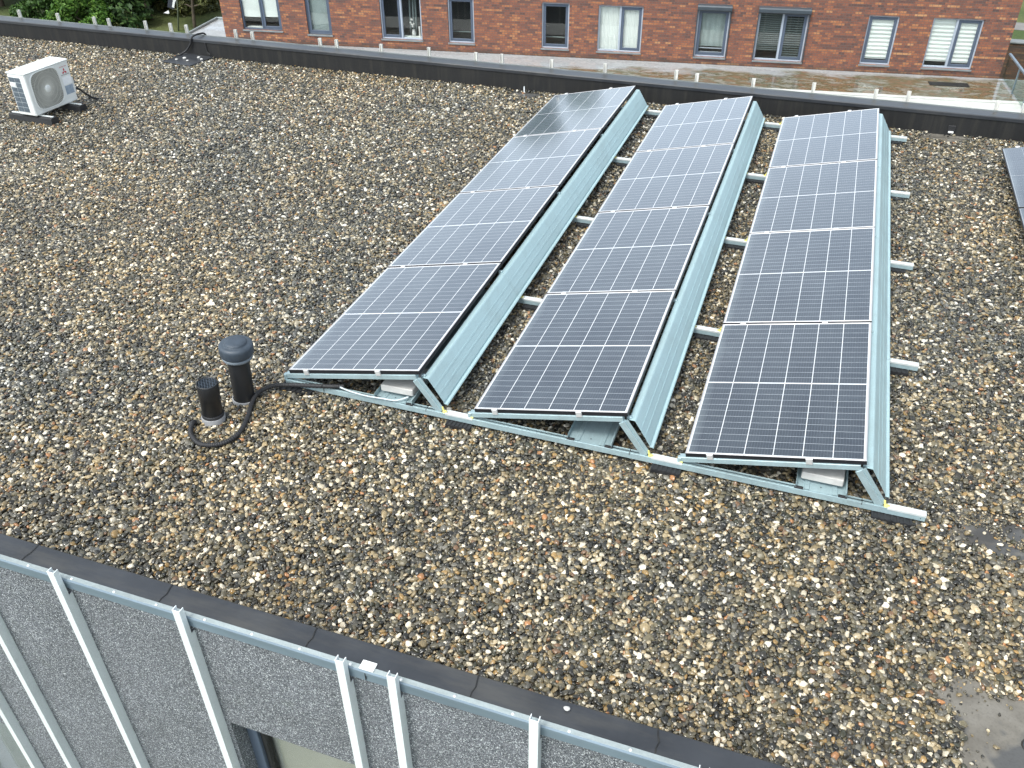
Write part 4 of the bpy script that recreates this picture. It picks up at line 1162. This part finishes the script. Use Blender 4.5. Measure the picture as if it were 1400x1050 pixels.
for a, b, c, d, kind in wins:
    c, d = z_(c), z_(d)
    dark_outer = kind in ('double_blind', 'single_net')
    m = MB(); ring(m, a, b, c, d, .035, .045, .10)
    double = kind.startswith('double')
    mid = (a+b)/2
    if double: m.bbox((mid-.022,.045,c+.035),(mid+.022,.10,d-.035),.004)
    w = m.build('window', M['win_dark' if dark_outer else 'win_light'], bb); w['label'] = wl[kind]
    lights = [(a+.035, mid-.022), (mid+.022, b-.035)] if double else [(a+.035, b-.035)]
    # opening sash: left light of the far windows, right light of the near ones
    sash_i = 0 if kind in ('double_dark',) else len(lights)-1
    for i, (p0, p1) in enumerate(lights):
        sw = .075 if i == sash_i else .012
        m = MB(); ring(m, p0+.001, p1-.001, c+.036, d-.036, sw, .060, .095, .004)
        m.build('sash', M['win_dark'] if (i == sash_i or dark_outer) else M['win_light'], w)
        gx0, gx1, gz0, gz1 = p0+sw, p1-sw, c+.036+sw, d-.036-sw
        m = MB(); m.box((gx0, .080, gz0), (gx1, .086, gz1)); m.build('pane', M['pane'], w)
        bl = None
        if kind == 'double_blind':
            m = MB(); m.box((p0+.01, .115, c+.36+.02*i), (p1-.01, .120, d)); m.tube([(p0+.01,.117,c+.36+.02*i),(p1-.01,.117,c+.36+.02*i)], .012, 8); m.build('blind', M['white_blind'], w)
            m = MB(); m.bbox((p0+.02,.14,c+.02),(p1-.02,.30,c+.05),.005); m.build('inner_sill', M['white_blind'], w)
        elif kind == 'single_net':
            m = MB(); m.box((p0, .15, c), (p1, .155, d)); m.build('curtain', M['grey_blind'], w)
        elif kind == 'double_white':
            m = MB(); n = 40
            vs = []
            for q in range(n+1):
                x = p0+(p1-p0)*q/n; y = .14+.008*math.sin(q*1.9)+.004*math.sin(q*.7)
                vs += [(x,y,c),(x,y,d)]
            m.add(vs, [(2*q,2*q+2,2*q+3,2*q+1) for q in range(n)], 0, True); m.build('curtain', M['white_blind'], w)
        elif kind == 'single_box':
            m = MB(); n = 24; vs = []
            for q in range(n+1):
                x = p0+(p1-p0)*q/n; y = .17+.01*math.sin(q*1.3); vs += [(x,y,c+.26),(x,y,d)]
            m.add(vs, [(2*q,2*q+2,2*q+3,2*q+1) for q in range(n)], 0, True); m.build('curtain', M['grey_blind'], w)
            m = MB(); m.bbox((p0,.13,c+.20),(p1,.15,c+.23),.004); m.bbox((p0,.13,c+.10),(p1,.15,c+.12),.004); m.build('inner_rail', M['win_light'], w)
        elif kind == 'double_box':
            m = MB(); n = 19; z0 = c+.10+.16*(1-i); 
            for q in range(n):
                z = z0+(d-z0)*q/n
                m.box((p0+.005, .105, z), (p1-.005, .125, z+.028))
            m.build('blind', M['slat_dark'], w)
        elif kind in ('single_pleat', 'double_pleat'):
            n = 11; z0 = c+.13+.02*(len(lights)-1-i); vs = []; m = MB()
            for q in range(n+1):
                z = z0+(d-z0)*q/n
                vs += [(p0,.118,z),(p1,.118,z)]
                if q < n: vs += [(p0,.098,z+(d-z0)/n*.55),(p1,.098,z+(d-z0)/n*.55)]
            k = len(vs)//2
            m.add(vs, [(2*q,2*q+1,2*q+3,2*q+2) for q in range(k-1)]); m.build('blind', M['white_blind'], w)
    m = MB(); m.bbox((a-.02, -.035, c-.045), (b+.02, .045, c-.001), .004); m.build('sill', M['sill'], w)
    if kind.endswith('box'):
        m = MB(); prf = [(-.10, d-.02), (-.125, d+.01), (-.125, d+.085), (-.10, d+.115), (.0, d+.14), (.0, d-.02)]
        m.prism(prf, a-.03, b+.03, 'x'); m.build('shutter_box', M['shutter'], w)
        m = MB(); m.box((a-.028,-.03,c),(a-.002,-.002,d-.02)); m.box((b+.002,-.03,c),(b+.028,-.002,d-.02)); m.build('shutter_guide', M['shutter'], w)
    if kind == 'double_dark':
        p0, p1 = lights[1]
        m = MB(); m.lathe([(.03,0),(.055,.02),(.06,.10),(.045,.16),(.05,.18)], 16, ((p0+p1)/2, .22, c+.06))
        for q in range(7):
            t = q*.9; m.lathe([(.0,-.03),(.028,-.01),(.028,.012),(0,.03)], 8, ((p0+p1)/2-.03+.13*math.cos(t)*(q % 3)/2, .22, c+.33+.05*math.sin(t*1.7)+.03*q))
        m.bbox((p1-.13,.2,c+.05),(p1-.08,.24,c+.34),.004)
        m.build('vase', M['ceramic'], w)
        m = MB(); m.bbox((p0-.02,.14,c+.03),(p1,.30,c+.055),.004); m.build('inner_sill', M['white_blind'], w)
        for px in (p0+.12, p0+.22, p0+.30):
            m = MB(); m.tube([(px,.45,c),(px+.02,.45,d)], .03, 8); m.build('curtain', M['grey_blind'], w)
    if kind in ('single_dark', 'single_black'):
        m = MB(); m.bbox((a,.35,c+.22),(b,.37,c+.25),.004); m.build('inner_rail', M['grey_blind'], w)

# low building in front of the brick wall: wet mossy deck with a white outer roof sheet
lb = empty('low_building', (7.94, 22.425, -6.3), (0, 0, R(8)))
tag(lb, 'low flat building with a wet mossy deck below the brick wall', 'building')
zz = 6.3+WZ
m = MB(); m.box((-24.0, -2.05, zz-.5), (4.0, -.002, zz)); m.box((-24.0, -.002, zz-.5), (-22.502, 2.4, zz))
m.build('deck', M['deck'], lb)
m = MB(); m.box((-24.0, -3.6, zz-.5), (4.0, -2.052, zz+.012)); m.bbox((-24.0, -2.18, zz+.012), (4.0, -2.052, zz+.05), .01); m.build('roof', M['white_roof'], lb)
m = MB(); m.bbox((-24.06, -3.6, zz-.2), (-24.0, 2.46, zz+.07), .008); m.bbox((-24.0, 2.402, zz-.2), (-22.6, 2.46, zz+.07), .008); m.build('metal_trim', M['alu_trim'], lb)
m = MB(); m.box((-23.95, -3.55, 0), (3.95, -.01, zz-.5)); m.box((-23.95, -.01, 0), (-22.55, 2.35, zz-.5)); m.build('wall', M['low_wall'], lb)
# shallow roof light slab / drain cover on the deck
o = MB().bbox((0,0,0),(1.0,.32,.012),.004).build('dark_mat', M['upstand'], None); o.location = (6.15, 21.24, WZ+.002); o.rotation_euler = (0,0,R(8)); tag(o, 'dark flat mat lying on the wet deck below the rightmost window', 'mat')
# glass balustrade beyond the right corner
bl = empty('glass_balustrade', (8.02, 22.38, WZ)); tag(bl, 'glass balustrade with a grey handrail beside the brick corner', 'balustrade')
p_, q_ = Vector((-.02,.0,0)), Vector((.22,-2.5,0))
def bal(pt, h): return (pt.x, pt.y, h)
m = MB(); nrm = Vector((q_-p_)).cross(Vector((0,0,1))).normalized()*.012
vs = [bal(p_,.05),bal(q_,.05),bal(q_,.65),bal(p_,.65)]
m.add(vs+[tuple(Vector(x)+nrm) for x in vs], [(0,1,2,3),(7,6,5,4),(0,4,5,1),(1,5,6,2),(2,6,7,3),(3,7,4,0)])
pg = M['pane'].copy(); pg.name = 'greenish balustrade glass'
for n_ in pg.node_tree.nodes:
    if n_.type == 'BSDF_TRANSPARENT': n_.inputs[0].default_value = (.80,.88,.84,1)
m.build('glass_panel', pg, bl)
m = MB(); m.bar(bal(p_,.67), bal(q_,.67), .06, .045, bev=.004); m.build('handrail', M['alu_face'], bl)
for t in (.5, .98):
    pt = p_.lerp(q_, t); m = MB(); m.bar(bal(pt,0), bal(pt,.65), .04, .04, (1,0,0)); m.build('post', M['alu_face'], bl)

# ------------------------------------------------------------------ ground, path, trees
m = MB(); m.add([(-900,-900,-6.35),(900,-900,-6.35),(900,900,-6.35),(-900,900,-6.35)], [(0,1,2,3)])
tag(m.build('ground', M['lawn']), kind='structure')
m = MB(); m.box((9.2, 41.5, -6.346), (60, 42.9, -6.33)); tag(m.build('path', M['asphalt']), kind='structure')
m = MB(); m.bbox((9.0, 33.0, -6.35), (13.0, 33.35, -4.9), .02); o = m.build('garden_wall', M['brick']); tag(o, 'low brick garden wall on the lawn past the brick building corner', 'wall')
m = MB(); m.bbox((8.9, 32.95, -4.9), (13.1, 33.4, -4.84), .01); m.build('wall_coping', M['sill'], o)

def leaf_mesh(name, centres, radii, n, size, mat, parent, squash=(1,1,.8)):
    """many small leaf faces gathered in clumps through the crown's volume"""
    cs = np.array(centres); rs = np.array(radii)
    w = rs**2; w /= w.sum()
    which = RNG.choice(len(cs), n, p=w)
    d = RNG.normal(0, 1, (n, 3)); d /= np.linalg.norm(d, axis=1)[:, None]
    rad = rs[which]*RNG.uniform(.25, 1.0, n)**.45
    P = cs[which] + d*rad[:, None]*np.array(squash)
    nr = d*.8 + RNG.normal(0, .7, (n, 3)) + np.array([0,0,.5]); nr /= np.linalg.norm(nr, axis=1)[:, None]
    t = np.cross(nr, RNG.normal(0, 1, (n, 3))); t /= np.linalg.norm(t, axis=1)[:, None]
    b = np.cross(nr, t)
    s = size*RNG.uniform(.6, 1.4, n)[:, None]
    V = np.stack([P-t*s, P-b*s*.45+nr*s*.12, P+t*s, P+b*s*.45+nr*s*.12], 1).reshape(-1, 3)
    me = bpy.data.meshes.new(name); me.vertices.add(4*n); me.vertices.foreach_set('co', V.ravel().astype(np.float32))
    me.loops.add(4*n); me.loops.foreach_set('vertex_index', np.arange(4*n, dtype=np.int32))
    me.polygons.add(n); me.polygons.foreach_set('loop_start', np.arange(0, 4*n, 4, dtype=np.int32)); me.polygons.foreach_set('loop_total', np.full(n, 4, dtype=np.int32))
    me.materials.append(mat); me.update(calc_edges=True)
    return link(bpy.data.objects.new(name, me), parent)
def tree(name, x, y, h, spread, zlow, n, leaf, mat, label, clumps=26, group='trees on the lawn', trunk_r=.14, cat='tree'):
    t = empty(name, (x, y, -6.35)); tag(t, label, cat, group)
    rr = random.Random(int(x*31+y*7))
    m = MB(); top = h*.8
    pts = [(0,0,-.1)]+[(rr.uniform(-.12,.12)*k, rr.uniform(-.12,.12)*k, top*k/5) for k in range(1,6)]
    m.tube(smooth_path(pts, 4), [trunk_r*(1-.85*k/20) for k in range(21)], 9)
    cs = []; rd = []
    for k in range(clumps):
        a = rr.uniform(0, 6.283); f = rr.random(); z = zlow+(h-zlow)*f
        env = spread*math.sin(math.pi*min(1, .18+.80*f))**.7
        r = env*rr.uniform(.35, 1.0)
        c = (r*math.cos(a), r*math.sin(a), z); cs.append(c); rd.append(spread*rr.uniform(.22, .42))
        if k % 2 == 0:
            zb = max(.3, z-rr.uniform(.5, 1.2)); zb = min(zb, top)
            b0 = Vector((0,0,zb*.8)); m.tube([b0, b0.lerp(Vector(c), .5)+Vector((0,0,.15)), Vector(c)], [trunk_r*.35, trunk_r*.22, trunk_r*.06], 6)
    m.build('trunk', M['bark'], t)
    leaf_mesh('crown', cs, rd, n, leaf, mat, t)
    return t
tree('broadleaf_tree', -36.2, 31.2, 8.5, 3.4, -.1, 13000, .15, M['leaf_mid'], 'mid green tree at the far left edge of the picture, beyond the rear parapet')
tree('broadleaf_tree', -32.4, 30.6, 9.5, 2.9, -.2, 17000, .14, M['leaf_dark'], 'dark green low branched tree left of the bright green bush', 34)
tree('broadleaf_tree', -27.2, 31.2, 9.0, 2.7, .15, 17000, .14, M['leaf_dark'], 'dark tree right of the bright green bush, with its trunk showing', 34, trunk_r=.11)
tree('broadleaf_tree', -30.2, 34.5, 8.0, 3.0, -.1, 14000, .15, M['leaf_dark'], 'dark green tree behind the bright green bush, filling the gap between its neighbours', 30)
tree('leafy_bush', -28.4, 28.0, 1.7, 1.5, .1, 6500, .09, M['leaf_light'], 'bright fresh green bush between the dark trees behind the parapet', 18, 'bushes on the lawn', .05, 'bush')
tree('leafy_bush', -31.2, 29.0, 1.2, 1.5, .1, 5200, .09, M['leaf_mid'], 'mid green low bush left of the bright green one', 16, 'bushes on the lawn', .05, 'bush')
tree('olive_shrub', -26.6, 33.4, .9, 1.7, .1, 2600, .10, M['leaf_olive'], 'olive brown low shrub behind the dark tree trunk', 12, 'bushes on the lawn', .04, 'shrub')
# trees beyond the brick building, seen mirrored in the farthest left panel
for k, (x, y, h, sp) in enumerate([(-13.6,36.5,13.2,3.0), (-10.4,37.5,12.0,2.2), (-17.8,37.,13.2,3.4), (-23.,38.5,12.5,3.4)]):
    tree('broadleaf_tree', x, y, h, sp, 2.0, 6000, .24, M['leaf_mid'], ['tall mid green tree right behind the brick building, third along', 'tall mid green tree behind the brick building, nearest its right end',
         'tall mid green tree behind the brick building, second along', 'tall mid green tree behind the brick building at its left corner'][k], 24, 'trees behind the brick building')
# slim young tree by the brick corner
t = empty('young_tree', (-23.85, 29.95, -6.35)); tag(t, 'slim young tree with a bare brown trunk near the brick corner', 'tree', 'trees on the lawn')
m = MB(); m.tube([(0,0,-.1),(.04,0,.5),(.12,0,1.1),(.2,.05,1.9),(.25,.05,2.8)], [.085,.075,.065,.05,.02], 9)
for a_, z, l in ((2.9,1.05,.75),(.2,1.1,.7),(1.5,1.3,.6),(4.2,1.5,.7),(3.4,1.9,.8),(.6,2.1,.7)):
    m.tube([(.12,0,z),(.12+l*.5*math.cos(a_),l*.5*math.sin(a_),z+.08),(.12+l*math.cos(a_),l*math.sin(a_),z+.06)], [.035,.025,.012], 6)
m.build('trunk', M['bark'], t)
leaf_mesh('crown', [(-.45,0,1.15),(.7,0,1.35),(.2,.3,1.8),(-.4,.2,2.2),(.6,-.1,2.3),(.2,0,2.9)], [.22,.3,.45,.5,.5,.5], 900, .07, M['leaf_olive'], t)
# banner hanging from a leaning pole
fl = empty('banner_pole', (-24.76, 29.9, -6.35)); tag(fl, 'thin pole on the lawn with a dark and white hanging banner', 'banner')
m = MB(); m.tube([(0,0,-.1),(.25,0,1.0),(.42,0,2.2)], [.035,.03,.025], 8); m.build('pole', M['pole'], fl)
def cloth(pts, y, mat, nm):
    m = MB(); n = len(pts)
    vs = [(a, y+.05*math.sin(3*a+2*b), b) for a, b in pts]+[(a, y+.02+.05*math.sin(3*a+2*b), b) for a, b in pts]
    m.add(vs, [tuple(range(n)), tuple(reversed(range(n, 2*n)))]+[(k, (k+1) % n, n+(k+1) % n, n+k) for k in range(n)])
    return m.build(nm, mat, fl)
cloth([(.32,2.0),(.38,1.45),(.18,1.15),(-.02,.90),(-.34,.98),(-.22,1.25),(-.06,1.6),(.02,2.0)], 0, M['flag_dark'], 'banner_cloth')
cloth([(.34,1.7),(.36,1.42),(.16,1.2),(.04,.98),(-.08,1.0),(.06,1.25),(.16,1.5),(.28,1.55)], -.03, M['flag_white'], 'banner_stripe')
cloth([(-.40,.80),(-.30,.86),(-.27,.74),(-.33,.70),(-.55,.74)], -.03, M['flag_white'], 'banner_tail')
